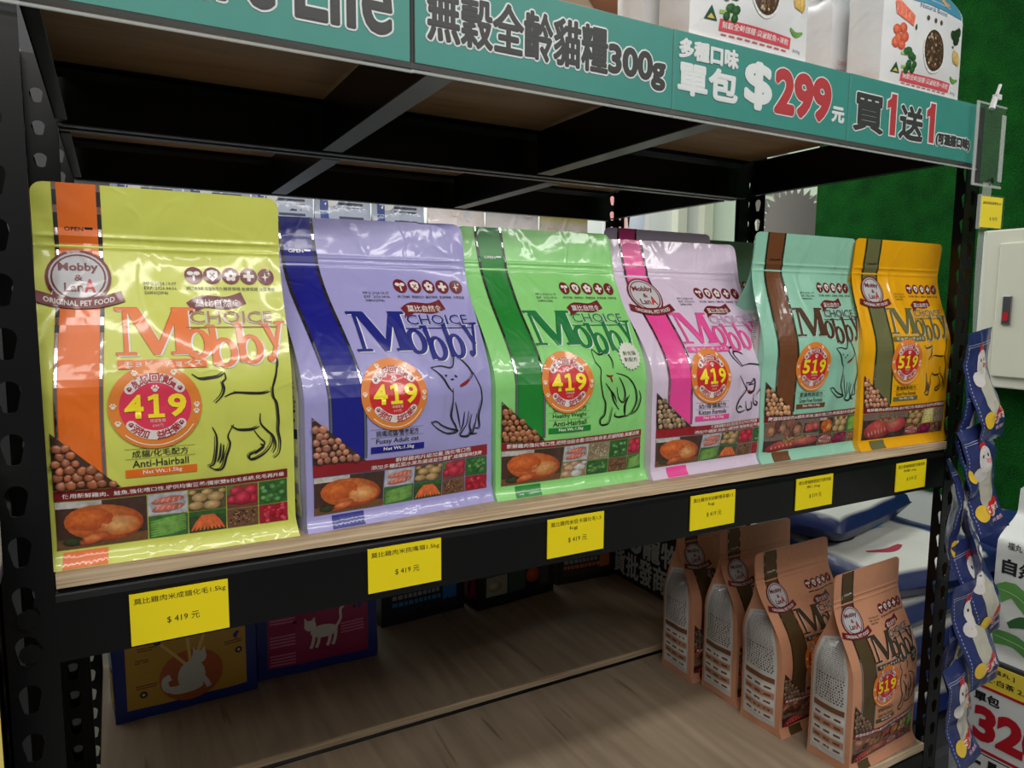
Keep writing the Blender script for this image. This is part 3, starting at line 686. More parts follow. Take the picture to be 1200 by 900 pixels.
        m_ = MB()
        for (x, z) in pts:
            p = S.front(x/W, z/H, .0009); s_ = rnd.uniform(.85, 1.15)
            m_.add([(p[0]+a*s_, p[1]+b, p[2]+c*s_) for a, b, c in KV], KF, shade(kc, rnd.uniform(.78, 1.2)))
        m_.build('kibble', KIB, win, True, kind='stuff')
    if cfg.get('side', True):
        mb = MB(); G = g; As = Art(lambda u, v, off: S.side(1-u, v, -1, off), G, H, .009)
        lined_side(As, mb, G, H, base, base, cfg.get('trim', shade(cfg['stripe'], .8)))
        mb.build('side_print', FILM, root, True)
    return root

PH_A = [('chicken', .03, 0, .37, 1), ('salmon', .37, .5, .53, 1), ('peas', .37, 0, .53, .5), ('potato', .53, .5, .69, 1), ('carrot', .53, 0, .69, .5), ('apple', .69, .45, .83, 1), ('seeds', .69, 0, .83, .45), ('greens', .83, .45, .965, 1), ('berry', .83, 0, .965, .45)]
PH_B = [('chicken', .03, 0, .40, 1), ('salmon', .40, .5, .57, 1), ('egg', .40, 0, .57, .5), ('oats', .57, .45, .72, 1), ('greens', .57, 0, .72, .45), ('greens', .72, .45, .86, 1), ('seeds', .72, 0, .86, .45), ('apple', .86, .45, .965, 1), ('peas', .86, 0, .965, .45)]
PH_C = [('liver', .03, .5, .4, 1), ('meat', .03, 0, .55, .5), ('meat', .4, .5, .55, 1), ('chicken', .55, .4, .7, 1), ('potato', .7, .4, .85, 1), ('peas', .85, .4, .965, 1), ('fish', .55, 0, .7, .4), ('onion', .7, 0, .85, .4), ('liver', .85, 0, .965, .4)]
PH_D = [('meat', .03, 0, .5, 1), ('potato', .5, .42, .68, 1), ('corn', .68, .42, .82, 1), ('oats', .82, .42, .965, 1), ('fish', .5, 0, .65, .42), ('onion', .65, 0, .8, .42), ('liver', .8, 0, .965, .42)]
def cf(**k): return k
CFG = dict(
 yellow=cf(base=(205, 210, 92), stripe=(228, 108, 22), text=(232, 118, 45), sx=.03, sb=.055, wS=.162, badge=1, kata=1, cat=CAT_WALK, catbox=(.56*.184, .965*.184, .215*.295, .54*.295), price='419', price_red=(222, 55, 85), lines=['成貓/化毛配方', 'Anti-Hairball'], banner=['使用新鮮雞肉、鮭魚,強化嗜口性,提供均衡營養/獨家雙B化毛系統,化毛再升級'],
           photos=PH_A, kib=(158, 92, 58), single_kib=1, choice=(160, 110, 60)),
 lavender=cf(base=(160, 155, 208), stripe=(18, 22, 130), text=(22, 30, 125), sx=-.05, cat=CAT_SIT, price='419', lines=['挑嘴成貓/營養配方', 'Fussy Adult cat'], banner=['新鮮雞肉升級加量,強化嗜口性', '添加多種蔬菜水果及腸道益生菌群,維護貓咪健康'], bcol=(140, 22, 32), photos=PH_A, kib=(178, 118, 92), single_kib=1),
 green=cf(base=(138, 210, 120), stripe=(22, 128, 42), text=(25, 120, 60), cat=CAT_BACK, price='419', lines=['低卡/化毛配方', 'Healthy Weight', 'Anti-Hairball'], banner=['新鮮雞肉強化嗜口性,把關油脂含量/添加軟骨素,照顧關節,保護泌尿'], photos=PH_B, kib=(165, 105, 65), single_kib=1, bcol=(135, 22, 32)),
 pink=cf(base=(214, 196, 218), stripe=(232, 70, 150), text=(230, 80, 155), badge=1, kata=1, cat=CAT_PLAY, price='419', lines=['幼/母貓配方', 'Kitten Formula'], banner=['使用新鮮雞肉,鮭魚,強化嗜口性,全方位營養照護', '添加牛磺酸,保護心臟健康,強貓咪營養配方'], photos=PH_A, kib=(150, 125, 95), single_kib=1, bcol=(150, 20, 32), choice=(190, 140, 180)),
 mint=cf(base=(150, 205, 180), stripe=(112, 66, 38), text=(85, 55, 40), cat=CAT_SIT, price='519', lines=['愛貓無穀配方', 'Grain Free Formula'], banner=['嚴選袋鼠鮮肉&鱈魚風味,強化嗜口性/無穀配方低過敏'], photos=PH_C, kib=(190, 140, 100), choice=(60, 60, 60)),
 gold=cf(base=(240, 172, 12), stripe=(108, 108, 70), text=(112, 108, 66), badge=1, kata=1, cat=CAT_WALK, price='519', lines=['愛貓無穀配方', 'Grain Free Formula'], banner=['新鮮雞肉&櫻桃風味,強化嗜口性/無穀配方低過敏,照護腸胃'], photos=PH_D, kib=(185, 130, 100), side=True),
 salmon=cf(base=(206, 146, 112), stripe=(84, 66, 38), text=(66, 52, 34), badge=1, kata=1, cat=CAT_BACK, price='519', lines=['愛貓無穀配方', 'Grain Free Formula'], banner=['嚴選高蛋白鮮肉&雞肉風味,強化嗜口性/無穀配方低過敏'], photos=PH_C, kib=(110, 85, 65), bcol=(130, 25, 38), trim=(120, 72, 45), choice=(40, 38, 34)),
)
BT = .012   # top of the middle shelf board
G1 = 'cat food pouches on the middle shelf'
pouch('large yellow-green cat food pouch with orange stripe, next to left post', (.0885, .056, BT), 0, CFG['yellow'], G1, lean=-.004, seed=1, H=.295, cr=1.0, W=.184)
pouch('lavender cat food pouch with navy stripe, leaning back beside the yellow one', (.284, .066, BT), R(6), CFG['lavender'], G1, lean=.052, seed=2, cr=.9, twist=-.05, H=.289, W=.197, skew=.004)
pouch('light green cat food pouch with dark green stripe and round silver seal', (.488, .073, BT), R(1), CFG['green'], G1, lean=.050, seed=3, H=.291, W=.201, twist=-.02, skew=.003)
pouch('pale pink cat food pouch with hot pink stripe and kitten drawing', (.693, .070, BT), R(2), CFG['pink'], G1, lean=.050, seed=4, W=.206, H=.287, twist=-.03, skew=.006)
pouch('mint cat food pouch with brown stripe, between pink and golden ones', (.874, .068, BT), R(0), CFG['mint'], G1, lean=-.016, seed=5, W=.202, H=.300, skew=.008)
pouch('golden yellow cat food pouch with olive stripe, beside right post', (1.066, .058, BT), R(-1), CFG['gold'], G1, lean=-.012, seed=6, W=.204, H=.301, skew=.013)
pouch('dusky pink pouch standing in the second row behind green and pink pouches', (.755, .21, BT), 0, dict(CFG['pink'], side=False, single_kib=0), 'second row pouches', detail=0, seed=8, H=.312, lean=.0)
pouch('dull teal pouch in the second row between pink and mint pouches', (.925, .275, BT), 0, dict(CFG['mint'], side=False, base=(120, 165, 140)), 'second row pouches', detail=0, seed=9, H=.312, lean=.0)  # mint base colour darkened to stand in for second-row shade
G2 = 'salmon-brown pouches on the lower shelf'
LZ = -.48
for k, (x, y, rz, lab, sd, W_, sk) in enumerate([(1.062, .048, 3, 'salmon-brown pouch on lower shelf, nearest front corner, fully visible', 11, .172, -.010), (1.052, .165, 2, 'salmon-brown pouch standing second from the front on the lower shelf', 12, .186, -.030),
        (1.056, .262, 0, 'salmon-brown pouch third from the front, partly under yellow tag', 13, .18, -.012), (1.045, .360, 0, 'salmon-brown pouch at the back of the lower shelf row', 14, .18, -.01)]):
    pouch(lab, (x, y, LZ), R(rz), CFG['salmon'], G2, lean=0, seed=sd, W=W_, g=[.068, .078, .078, .078][k], H=[.297, .300, .305, .305][k], detail=[2, 1, 1, 1][k], fill=.5, mat=MATTE, skew=sk)
# silver seal sticker on the green pouch and dark one on the front salmon pouch are printed flat on them
def add_seal(root_label, cx, cz, r, c0, c1, S):
    root = [o for o in bpy.data.objects if o.get('label', '').startswith(root_label)][0]
    A = Art(lambda u, v, off: S.front(u, v, off), S.W, S.H); mb = MB()
    V = [(0, 0)]+[(r*(1 if i % 2 else .86)*math.cos(PI*i/20), r*(1 if i % 2 else .86)*math.sin(PI*i/20)) for i in range(40)]
    A.put(mb, ([(cx+a, cz+b) for a, b in V], [(0, i+1, (i+1) % 40+1) for i in range(40)]), c0, 5)
    A.put(mb, fit_text('新包裝', cx-r*.6, cx+r*.6, cz+.0005, .005, .01, 1), c1, 6); A.put(mb, fit_text('新配方', cx-r*.6, cx+r*.6, cz-.0065, .005, .01, 1), c1, 6)
    mb.build('seal_sticker', FILM, root, True)
add_seal('light green cat', .178, .145, .0165, (215, 218, 205), (90, 90, 60), Surf(.201, .291, .085, .050, .46, 3, 1.0, .003, -.02))

add_seal('salmon-brown pouch on lower shelf', .155, .150, .0125, (40, 36, 34), (190, 180, 160), Surf(.172, .297, .068, 0, .5, 11, 1.0, -.010))

# ------------------------------------------------------------------ racks
def keyhole(n=20):
    pts = []
    for i in range(n):
        a = 2*PI*i/n; x, z = math.cos(a), math.sin(a)
        if z > -.35: pts.append((x*.0072, z*.0072+.003))
        else: pts.append((x*.0072*.72, -.0105+(z+.35)*.0035))
    return pts
def flange(mb, w_, z0, z1, hz, P, th, hx=.5, skip=()):
    """perforated strip 0..w_ ; P(a, z, d) maps to 3D, d = depth through the sheet; hz = z of one hole"""
    s = .0381; K = keyhole(); n = len(K)
    k0 = math.ceil((z0-hz+s/2)/s); k1 = math.floor((z1-hz-s/2)/s)
    def slab(a, b):
        V = [P(0, a, 0), P(w_, a, 0), P(w_, b, 0), P(0, b, 0), P(0, a, th), P(w_, a, th), P(w_, b, th), P(0, b, th)]
        mb.add(V, [(0, 1, 2, 3), (7, 6, 5, 4), (0, 4, 5, 1), (1, 5, 6, 2), (2, 6, 7, 3), (3, 7, 4, 0)])
    slab(z0, hz+k0*s-s/2)
    for k in range(k0, k1+1):
        c = hz+k*s; cx = w_*hx
        inner = [(cx+x, c+z) for x, z in K]; outer = []
        for (x, z) in K:
            l = max(abs(x)/(cx if x < 0 else w_-cx), abs(z)/(s/2), 1e-9); outer.append([cx+x/l, c+z/l])
        for (qx, qz) in ((0, -s/2), (w_, -s/2), (w_, s/2), (0, s/2)):
            j = min(range(n), key=lambda i: (outer[i][0]-qx)**2+(outer[i][1]-c-qz)**2); outer[j] = [qx, c+qz]
        V = []
        for d in (0, th):
            V += [P(a, z, d) for a, z in inner]+[P(a, z, d) for a, z in outer]
        F = []
        for i in range(n):
            j = (i+1) % n
            F += [(i, j, n+j, n+i), (2*n+j, 2*n+i, 3*n+i, 3*n+j), (j, i, 2*n+i, 2*n+j), (n+i, n+j, 3*n+j, 3*n+i)]
        mb.add(V, F)
    slab(hz+k1*s+s/2, z1)
PW = .034; TH = .0016
def post(rack, x, y, dx, dy, hz, z0=-.72, z1=.508):
    """L section post, corner at x, y, flanges running dx, dy"""
    mb = MB()
    flange(mb, PW, z0, z1, hz, lambda a, z, d: (x+dx*a, y+dy*d, z), TH, .42)
    flange(mb, PW, z0, z1, hz, lambda a, z, d: (x+dx*d, y+dy*a, z), TH, .5)
    o = mb.build('post', BLACK, rack)
    return o
def beamX(par, x0, x1, y, z0, z1, inward, name='beam'):
    """pressed steel beam along x: face, rolled top edge, bottom lip turned inward"""
    th = .002; mb = MB(); s = inward
    prof = [(0, z0), (0, z1-.010), (.0015*s, z1-.0055), (.005*s, z1-.0018), (.009*s, z1), (.024*s, z1), (.024*s, z1-th), (.009*s, z1-th*1.4), (.006*s, z1-.006), (th*s, z1-.012), (th*s, z0+th), (.014*s, z0+th), (.014*s, z0)]
    V = [(x, y+a, z) for x in (x0, x1) for a, z in prof]; n = len(prof)
    F = [(i, (i+1) % n, n+(i+1) % n, n+i) for i in range(n)]+[tuple(range(n))[::-1], tuple(range(n, 2*n))]
    mb.add(V, F); o = mb.build(name, BLACK, par); return o
def lipX(par, x0, x1, y0, y1, z):
    mb = MB(); mb.box((x0, y0, z-.0015), (x1, y1, z)); return mb.build('beam_lip', GREYB, par)
def beamY(par, x, y0, y1, z0, z1, inward):
    mb = MB(); s = inward
    mb.box((min(x, x+.002*s), y0, z0), (max(x, x+.002*s), y1, z1)); mb.box((min(x, x+.013*s), y0, z0), (max(x, x+.013*s), y1, z0+.002))
    return mb.build('side_beam', BLACK, par, bevel=.0005)
def crossbar(par, x, y0, y1, z0, z1, lw=.028):
    mb = MB(); mb.box((x, y0, z0), (x+.002, y1, z1)); o = mb.build('crossbar', BLACK, par)
    mb = MB(); mb.box((x, y0, z0-.0015), (x+lw, y1, z0)); mb.build('crossbar_lip', GREYB, o); return o
def board(par, x0, x1, y0, y1, z0, z1, under=False):
    mb = MB(); mb.box((x0, y0, z0), (x1, y1, z1)); o = mb.build('shelf_board', PLYD if under else PLY, par, bevel=.0006)
    # laminated front edge, a thin strip of the plies
    mb = MB(); n = 60
    for side_y in (y0,):
        V = []; F = []; rnd = random.Random(3)
        for i in range(n+1):
            x = x0+(x1-x0)*i/n; j = rnd.uniform(-.0004, .0004)
            V += [(x, side_y-.0012+j*.5, z0+.0002+abs(j)), (x, side_y-.0012+j, z1-.0002), (x, side_y+.002, z1+.0001)]
        for i in range(n): F += [(3*i, 3*i+3, 3*i+4, 3*i+1), (3*i+1, 3*i+4, 3*i+5, 3*i+2)]
        mb.add(V, F)
    mb.build('board_edge', PLYE, o); return o
W1 = 1.154; D1 = .438
def rack(label, yo, D, hz, cross, xo=0):
    r = thing('steel_rack', label, 'shelving', (xo, yo, 0), 0, None)
    lx, rx = -PW, W1+PW
    post(r, lx, 0, 1, 1, hz[0]); post(r, rx, 0, -1, 1, hz[1]); post(r, lx, D, 1, -1, hz[2]); post(r, rx, D, -1, -1, hz[3])
    for lev, (z0, z1, bz) in enumerate(((-.0574, 0, BT), (.428, .497, .509), (-.545, -.492, LZ))):
        if yo > 0 and lev == 2: bz += .010; z1 += .010
        yb = .0005
        beamX(r, 0, W1, yb, z0, z1-.0003, 1); beamX(r, 0, W1, D-.0005, z0, z1-.0003, -1)
        beamY(r, -.001, PW+.001, D-PW-.001, z0, z1-.002, 1); beamY(r, W1+.001, PW+.001, D-PW-.001, z0, z1-.002, -1)
        if lev == 1:
            lipX(r, .001, W1-.001, D-.015, D-.0025, z0-.0002)
            lipX(r, .001, W1-.001, .0025, .015, z0-.0002)
        for cx in cross: crossbar(r, cx, .026, D-.026, z0+.001, z1-.003)
        board(r, .0005 if lev else .001, W1-.0005, .001, D-.004, bz-.012+.0002, bz, lev == 1)
    return r
r1 = rack('black steel shelving rack in front carrying the cat food pouches', 0, D1, (.186, .379-.0005, .421, .417), (.315, .665))
r2 = rack('second black steel shelving rack standing back to back behind the front one', D1+.008, .44, (.2, .39, .43, .405), (.33, .72))
r3 = rack('neighbouring black steel rack, its edge just left of the left post', 0, D1, (.186, .379, .41, .417), (.33, .72), -(W1+2*PW+.002))
# bolts at beam ends of the front rack
for (x, z) in ((-.0175, -.018), (-.0175, -.045), (W1+.016, -.02), (W1+.016, -.045)):
    mb = MB(); mb.add([(x+.0065*math.cos(a*PI/4), d, z+.0065*math.sin(a*PI/4)) for d in (0, -.0035) for a in range(8)], [tuple(range(8, 16))]+[(i, i+8, (i+1) % 8+8, (i+1) % 8) for i in range(8)])
    mb.build('rivet', BLACK, r1, bevel=.001)

# ------------------------------------------------------------------ price tags on the middle beam
G3 = 'yellow price tags on the middle beam'
TAGS = [(.0483, -.0132, ['莫比雞肉米成貓化毛1.5kg'], '419', 0, 'yellow price tag below the yellow-green pouch, leftmost on the beam'),
        (.2407, -.0082, ['莫比雞肉米挑嘴貓1.5kg'], '419', 0, 'yellow price tag below the lavender pouch'),
        (.4339, -.0082, ['莫比雞肉米低卡貓化毛1.5', 'kg'], '419', 0, 'yellow price tag below the light green pouch'),
        (.6326, -.0082, ['莫比雞肉米幼齡懷孕貓1.5', 'kg'], '419', 0, 'yellow price tag below the pale pink pouch'),
        (.8157, -.0086, ['莫比愛貓無穀配方鹿肉鮭', '魚1.5kg'], '519', 0, 'yellow price tag below the mint pouch'),
        (1.0285, -.0100, ['莫比愛貓無穀配方雞肉魚', '肉櫻1.5kg'], '519', 0, 'yellow price tag below the golden pouch, rightmost on the beam')]
for (x, z, ls, pr, r_, lab) in TAGS:
    t = thing('price_tag', lab, 'price tag', (x, -.0012, z-.042), 0, G3)
    mb = MB(); mb.box((0, -.0006, 0), (.0725, .0006, .042)); mb.build('tag_card', TAG, t)
    mb = MB()
    def put(sh, mb=mb): mb.add([(a, -.0008, b) for a, b in sh[0]], [f for f in sh[1]], (30, 30, 25))
    if len(ls) == 1: put(fit_text(ls[0], .003, .0705, .0325, .0058, 0, 2))
    else: put(fit_text(ls[0], .004, .0685, .0335, .0050, 0, 2)); put(fit_text(ls[1], .034-.002*len(ls[1])-.002, .034+.002*len(ls[1]), .0268, .0046, 0, 2))
    put(fit_text('$ '+pr+' 元', .026, .050, .0135, .0062, 0, 2))
    mb.build('tag_print', INK, t)

# ------------------------------------------------------------------ teal sign sleeves along the top beam
TEAL = principled('teal_print', (22, 134, 122), rough=.45, coat=.1, mottle=(30, .05))
def ink(c, n): return principled(n, c, rough=.5, coat=.0)
WINK = ink((222, 226, 226), 'white_ink'); KINK = ink((12, 12, 13), 'dark_ink'); RINK = ink((178, 10, 28), 'red_ink')
def sign(label, x0, x1, z0, z1, items, y=-.006, gx=0):
    t = thing('shelf_sign', label, 'sign', (x0, y, z0), 0, 'teal promotion signs on the top beam')
    w_, h = x1-x0, z1-z0
    mb = MB(); mb.box((0, -.0006, 0), (w_, .0006, h)); mb.build('sign_card', TEAL, t)
    mb = MB(); mb.box((-.004, -.0030, -.0085), (w_+.002, -.0025, h)); mb.build('plastic_sleeve', CLEAR, t)
    mb = MB(); mb.box((-.004, -.0036, -.0095), (w_+.002, -.0012, -.0075)); mb.build('sleeve_edge', CLEARE, t)
    for (s, a, b, z, hh, bold, mat, halo) in items:
        if s == '1':
            for lay, (g_, mt, yy) in enumerate(((.0022, WINK, -.00125), (0, mat, -.0016))):
                mb = MB(); [mb.add([(p, yy, q) for p, q in V_], F_) for V_, F_ in digit1(a+.002, b-.003, z, hh, g_)]; mb.build('sign_letters' if lay else 'letter_outline', mt, t)
            continue
        for lay, (rad, mt, yy) in enumerate(((.0018+bold*.05, WINK, -.00125), (bold*.055, mat, -.0016))):
            if lay == 0 and not halo: continue
            V, F = fit_text(s, a, b, z, hh, 0, 4); mb = MB()
            for q in range(12): mb.add([(v[0]+rad*math.cos(q*PI/6), yy+.00002*(q+1), v[1]+rad*math.sin(q*PI/6)) for v in V], F)
            mb.add([(v[0], yy, v[1]) for v in V], F)
            mb.build('sign_letters' if lay else 'letter_outline', mt, t)
    return t
# x of pixels along the beam: 380 -> .21, 490 -> .29, 785 -> .58, 993 -> .87, 1140 -> 1.155
sign('teal sign strip at far left of the top beam reading Life', -.02, .283, .4235, .503, [('Pure', .095, .190, .020, .060, .025, KINK, .04), ('Life', .207, .286, .0185, .060, .025, KINK, .04)], y=-.0075)
sign('teal sign strip with six black characters and 300g', .2885, .5795, .4245, .5055, [('無穀全齡貓糧', .012, .205, .022, .043, .022, KINK, .035), ('300g', .208, .280, .017, .034, .03, KINK, .035)])
sign('teal sign strip with the red 299 price', .5805, .868, .4245, .5060, [('多種口味', .008, .094, .055, .019, .02, WINK, 0), ('單包', .008, .094, .018, .032, .03, WINK, 0), ('$', .108, .148, .018, .048, .05, WINK, 0), ('299', .158, .252, .019, .046, .06, RINK, .05), ('元', .258, .280, .02, .017, .02, WINK, 0)])
sign('teal sign strip at right end with buy one get one characters', .869, 1.158, .4245, .5065, [('買', .012, .070, .016, .044, .03, KINK, .03), ('1', .076, .100, .017, .052, .07, RINK, .06), ('送', .106, .157, .016, .042, .03, KINK, .03), ('1', .163, .187, .017, .052, .07, RINK, .06), ('(可混搭口味)', .190, .272, .016, .016, .02, KINK, .035)])

# ------------------------------------------------------------------ lower shelf, back row of boxes and sacks
def softbox(mb, w_, d, h, col, bul=.008, r=.01, n=10, seed=0):
    """box with bulging faces, centred on x, standing on z 0"""
    def f(u, v, ax):
        a, b = 2*u-1, 2*v-1
        bb = bul*(1-a*a)*(1-b*b)*1.0
        nz = noise.noise(Vector((a*2+seed, b*2, ax)))*.003
        hw, hd = w_/2, d/2
        if ax == 0: return (a*hw, -hd-bb-nz, h*v)
        if ax == 1: return (-a*hw, hd+bb+nz, h*v)
        if ax == 2: return (hw+bb+nz, a*hd, h*v)
        if ax == 3: return (-hw-bb-nz, -a*hd, h*v)
        if ax == 4: return (a*hw, b*hd, h+bb)
        return (a*hw, -b*hd, 0)
    for ax in range(6): mb.grid(lambda u, v, ax=ax: f(u, v, ax), n, n, col)
    return f
def carton(name, label, loc, rz, w_, d, h, edge, face, extra, cat='box', sidecol=None, group=None):
    t = thing(name, label, cat, loc, rz, group)
    mb = MB(); f = softbox(mb, w_, d, h, edge, .004); mb.build('sack_body', BOXP, t, True)
    A = Art(lambda u, v, off: (lambda p: (p[0], p[1]-off, p[2]))(f(u, v, 0)), w_, h, .02)
    mb = MB(); A.put(mb, rect(.08*w_, .09*h, .92*w_, .97*h, 6, 6), face, 0); extra(A, mb, w_, h); mb.build('front_print', BOXP, t, True)
    if sidecol:
        B = Art(lambda u, v, off: (lambda p: (p[0]-off, p[1], p[2]))(f(u, v, 3)), d, h, .02)
        mb = MB(); B.put(mb, rect(.1*d, .45*h, .9*d, .95*h, 4, 4), sidecol[0], 0); B.put(mb, rect(.1*d, .1*h, .9*d, .42*h, 4, 4), sidecol[1], 0); mb.build('side_print', BOXP, t, True)
    return t
def cat_shape(cx, cz, s):
    body = [disc(cx, cz, .30*s, .15*s, 20, 2), disc(cx-.3*s, cz+.16*s, .13*s, .12*s, 14), poly([(cx-.42*s, cz+.2*s), (cx-.33*s, cz+.24*s), (cx-.42*s, cz+.36*s)]), poly([(cx-.3*s, cz+.24*s), (cx-.19*s, cz+.2*s), (cx-.2*s, cz+.36*s)])]
    legs = [stroke([(cx+a*s, cz-.05*s), (cx+(a-.03)*s, cz-.24*s), (cx+(a-.08)*s, cz-.36*s)], .07*s, taper=False) for a in (-.22, -.1, .14, .26)]
    return body+legs+[stroke([(cx+.26*s, cz+.05*s), (cx+.36*s, cz+.22*s), (cx+.36*s, cz+.42*s), (cx+.44*s, cz+.5*s)], .06*s, taper=False)]
def sitcat(cx, cz, s):
    return [disc(cx, cz, .24*s, .3*s, 18, 2), disc(cx+.14*s, cz+.34*s, .13*s, .13*s, 14), poly([(cx+.03*s, cz+.4*s), (cx+.12*s, cz+.44*s), (cx+.04*s, cz+.56*s)]), poly([(cx+.16*s, cz+.44*s), (cx+.26*s, cz+.38*s), (cx+.24*s, cz+.54*s)]),
            stroke([(cx+.15*s, cz), (cx+.26*s, cz-.2*s), (cx+.3*s, cz-.3*s)], .09*s, taper=False), disc(cx-.1*s, cz-.22*s, .3*s, .1*s, 16), stroke([(cx-.1*s, cz-.2*s), (cx-.4*s, cz-.18*s), (cx-.46*s, cz+.0*s), (cx-.36*s, cz+.06*s)], .12*s, taper=False)]
def ex_yellow(A, mb, w_, h):
    cx, cz = .52*w_, .34*h
    A.put(mb, disc(cx, cz-.01, .05, .045, 24, 2), (190, 95, 40), 1)
    for a in (70, 95, 130): A.put(mb, stroke([(cx, cz), (cx+.07*math.cos(R(a)), cz+.07*math.sin(R(a)))], .005, taper=False), (235, 200, 110), 2)
    A.put(mb, sitcat(cx, cz-.012, .09), (215, 215, 205), 3)
    for a in (10, 70, 95, 130, 200): A.put(mb, disc(cx+.078*math.cos(R(a)), cz+.078*math.sin(R(a)), .006, .006, 10), (40, 40, 40), 3); A.put(mb, disc(cx+.078*math.cos(R(a)), cz+.078*math.sin(R(a)), .0025, .0025, 8), (210, 200, 180), 4)
    rnd = random.Random(2)
    for (x, z) in ((.14, .78), (.14, .5), (.14, .28), (.76, .78), (.76, .5), (.16, .6)):
        for k in range(2): A.put(mb, rect(x*w_, z*h-.004*k, x*w_+rnd.uniform(.02, .035), z*h-.004*k+.0018), (120, 80, 30), 1)
def ex_magenta(A, mb, w_, h):
    A.put(mb, cat_shape(.54*w_, .37*h, .085), (225, 215, 205), 2)
    for (x, z) in ((.3, .5), (.52, .85), (.7, .8), (.8, .55), (.3, .72)): A.put(mb, disc(x*w_, z*h, .004, .004, 8), (60, 20, 35), 2)
    for (x, z) in ((.1, .82), (.1, .6), (.1, .38), (.62, .88), (.66, .7), (.68, .4), (.1, .2)):
        for k in range(4): A.put(mb, rect(x*w_, z*h-.006*k, x*w_+.045, z*h-.006*k+.003), (210, 120, 150), 1)
def ex_dark(c1, c2):
    def fn(A, mb, w_, h):
        rnd = random.Random(5)
        A.put(mb, fit_text('□□■■■■□□', .12*w_, .7*w_, .42*h, .016, 0, 1) if 0 else rect(.12*w_, .40*h, .66*w_, .46*h, 4, 1), shade(c1, .8), 1)
        for r_ in range(3):
            x = .12*w_
            while x < .66*w_: ww = rnd.uniform(.006, .012); A.put(mb, rect(x, (.32-.07*r_)*h, x+ww, (.32-.07*r_)*h+.009), (150, 155, 155) if r_ < 2 else c1, 2); x += ww+.003
        A.put(mb, rect(.72*w_, .15*h, .9*w_, .5*h, 2, 2), c2, 1)
        for x in (.35, .5, .62): A.put(mb, disc(x*w_, .53*h, .004, .004, 8), (200, 200, 200), 2)
    return fn
def ex_dark2(A, mb, w_, h):
    A.put(mb, rect(.1*w_, .12*h, .36*w_, .33*h, 2, 2), (150, 150, 130), 1); A.put(mb, rect(.38*w_, .12*h, .6*w_, .33*h, 2, 2), (60, 85, 70), 1)
    blob(A, mb, .7*w_, .25*h, .02, .018, (215, 100, 50), (150, 50, 25), 2); A.put(mb, rect(.8*w_, .12*h, .93*w_, .3*h), (70, 70, 65), 1)
    blob(A, mb, .2*w_, .22*h, .02, .012, (210, 200, 170), (120, 110, 80), 2)
LZ2 = LZ+.010
carton('cat_litter_box', 'yellow and blue box with a white sitting cat, under leftmost price tag', (.130, .70, LZ2), R(2), .222, .09, .20, (25, 50, 130), (205, 160, 55), ex_yellow, sidecol=((190, 190, 185), (205, 170, 70)))
carton('cat_litter_box', 'magenta box with blue edges and a white walking cat', (.360, .724, LZ2), R(-2), .222, .09, .20, (28, 50, 130), (160, 30, 85), ex_magenta, sidecol=((120, 30, 60), (100, 25, 50)))
carton('pet_food_bag', 'black bag with blue print beside the magenta box', (.612, .835, LZ2), R(4), .20, .09, .22, (22, 24, 28), (28, 32, 40), ex_dark((60, 130, 190), (40, 110, 180)), cat='bag', sidecol=((150, 150, 150), (30, 50, 80)))
carton('pet_food_bag', 'black bag with magenta side panel and round orange picture', (.835, .815, LZ2), R(6), .215, .085, .22, (20, 20, 22), (30, 30, 32), ex_dark2, cat='bag', sidecol=((170, 165, 165), (150, 20, 80)))
carton('pet_food_bag', 'black bag with orange blocks, farthest right in the back row', (1.055, .83, LZ2), R(-3), .17, .06, .2, (30, 24, 22), (60, 45, 38), ex_dark((205, 120, 80), (205, 120, 75)), cat='bag', sidecol=((60, 50, 45), (40, 30, 28)))
# black and white wholesale board closing the right end of the second rack
t = thing('side_sign_board', 'dark board with bold white characters closing right end of lower shelf', 'sign', (1.142, .86, LZ2+.0005), 0)
mb = MB(); mb.box((0, -.36, 0), (.005, .0, .40)); mb.build('board', principled('dark_brown_board', (56, 42, 38), rough=.6), t)
mb = MB()
for k in range(9): mb.box((-.0006, -.355, .17+.026*k), (0, -.17-.0*k, .18+.026*k))
mb.build('stripe_print', principled('brown_stripe', (92, 66, 58), rough=.6), t)
mb = MB()
for (s, a, b, z, hh) in (('百貨批發商', .01, .255, .012, .062), ('寵物', .17, .30, .078, .060), ('996', .005, .165, .080, .085)):
    V, F = fit_text(s, a, b, z, hh, .0, 3)
    for q in range(9):
        rr = .0016 if q else 0; mb.add([(-.0012+.00004*q, -(x+rr*math.cos(q*PI/4)), z_+rr*math.sin(q*PI/4)) for x, z_ in V], F, (200, 200, 195))
mb.build('board_letters', WINK, t)

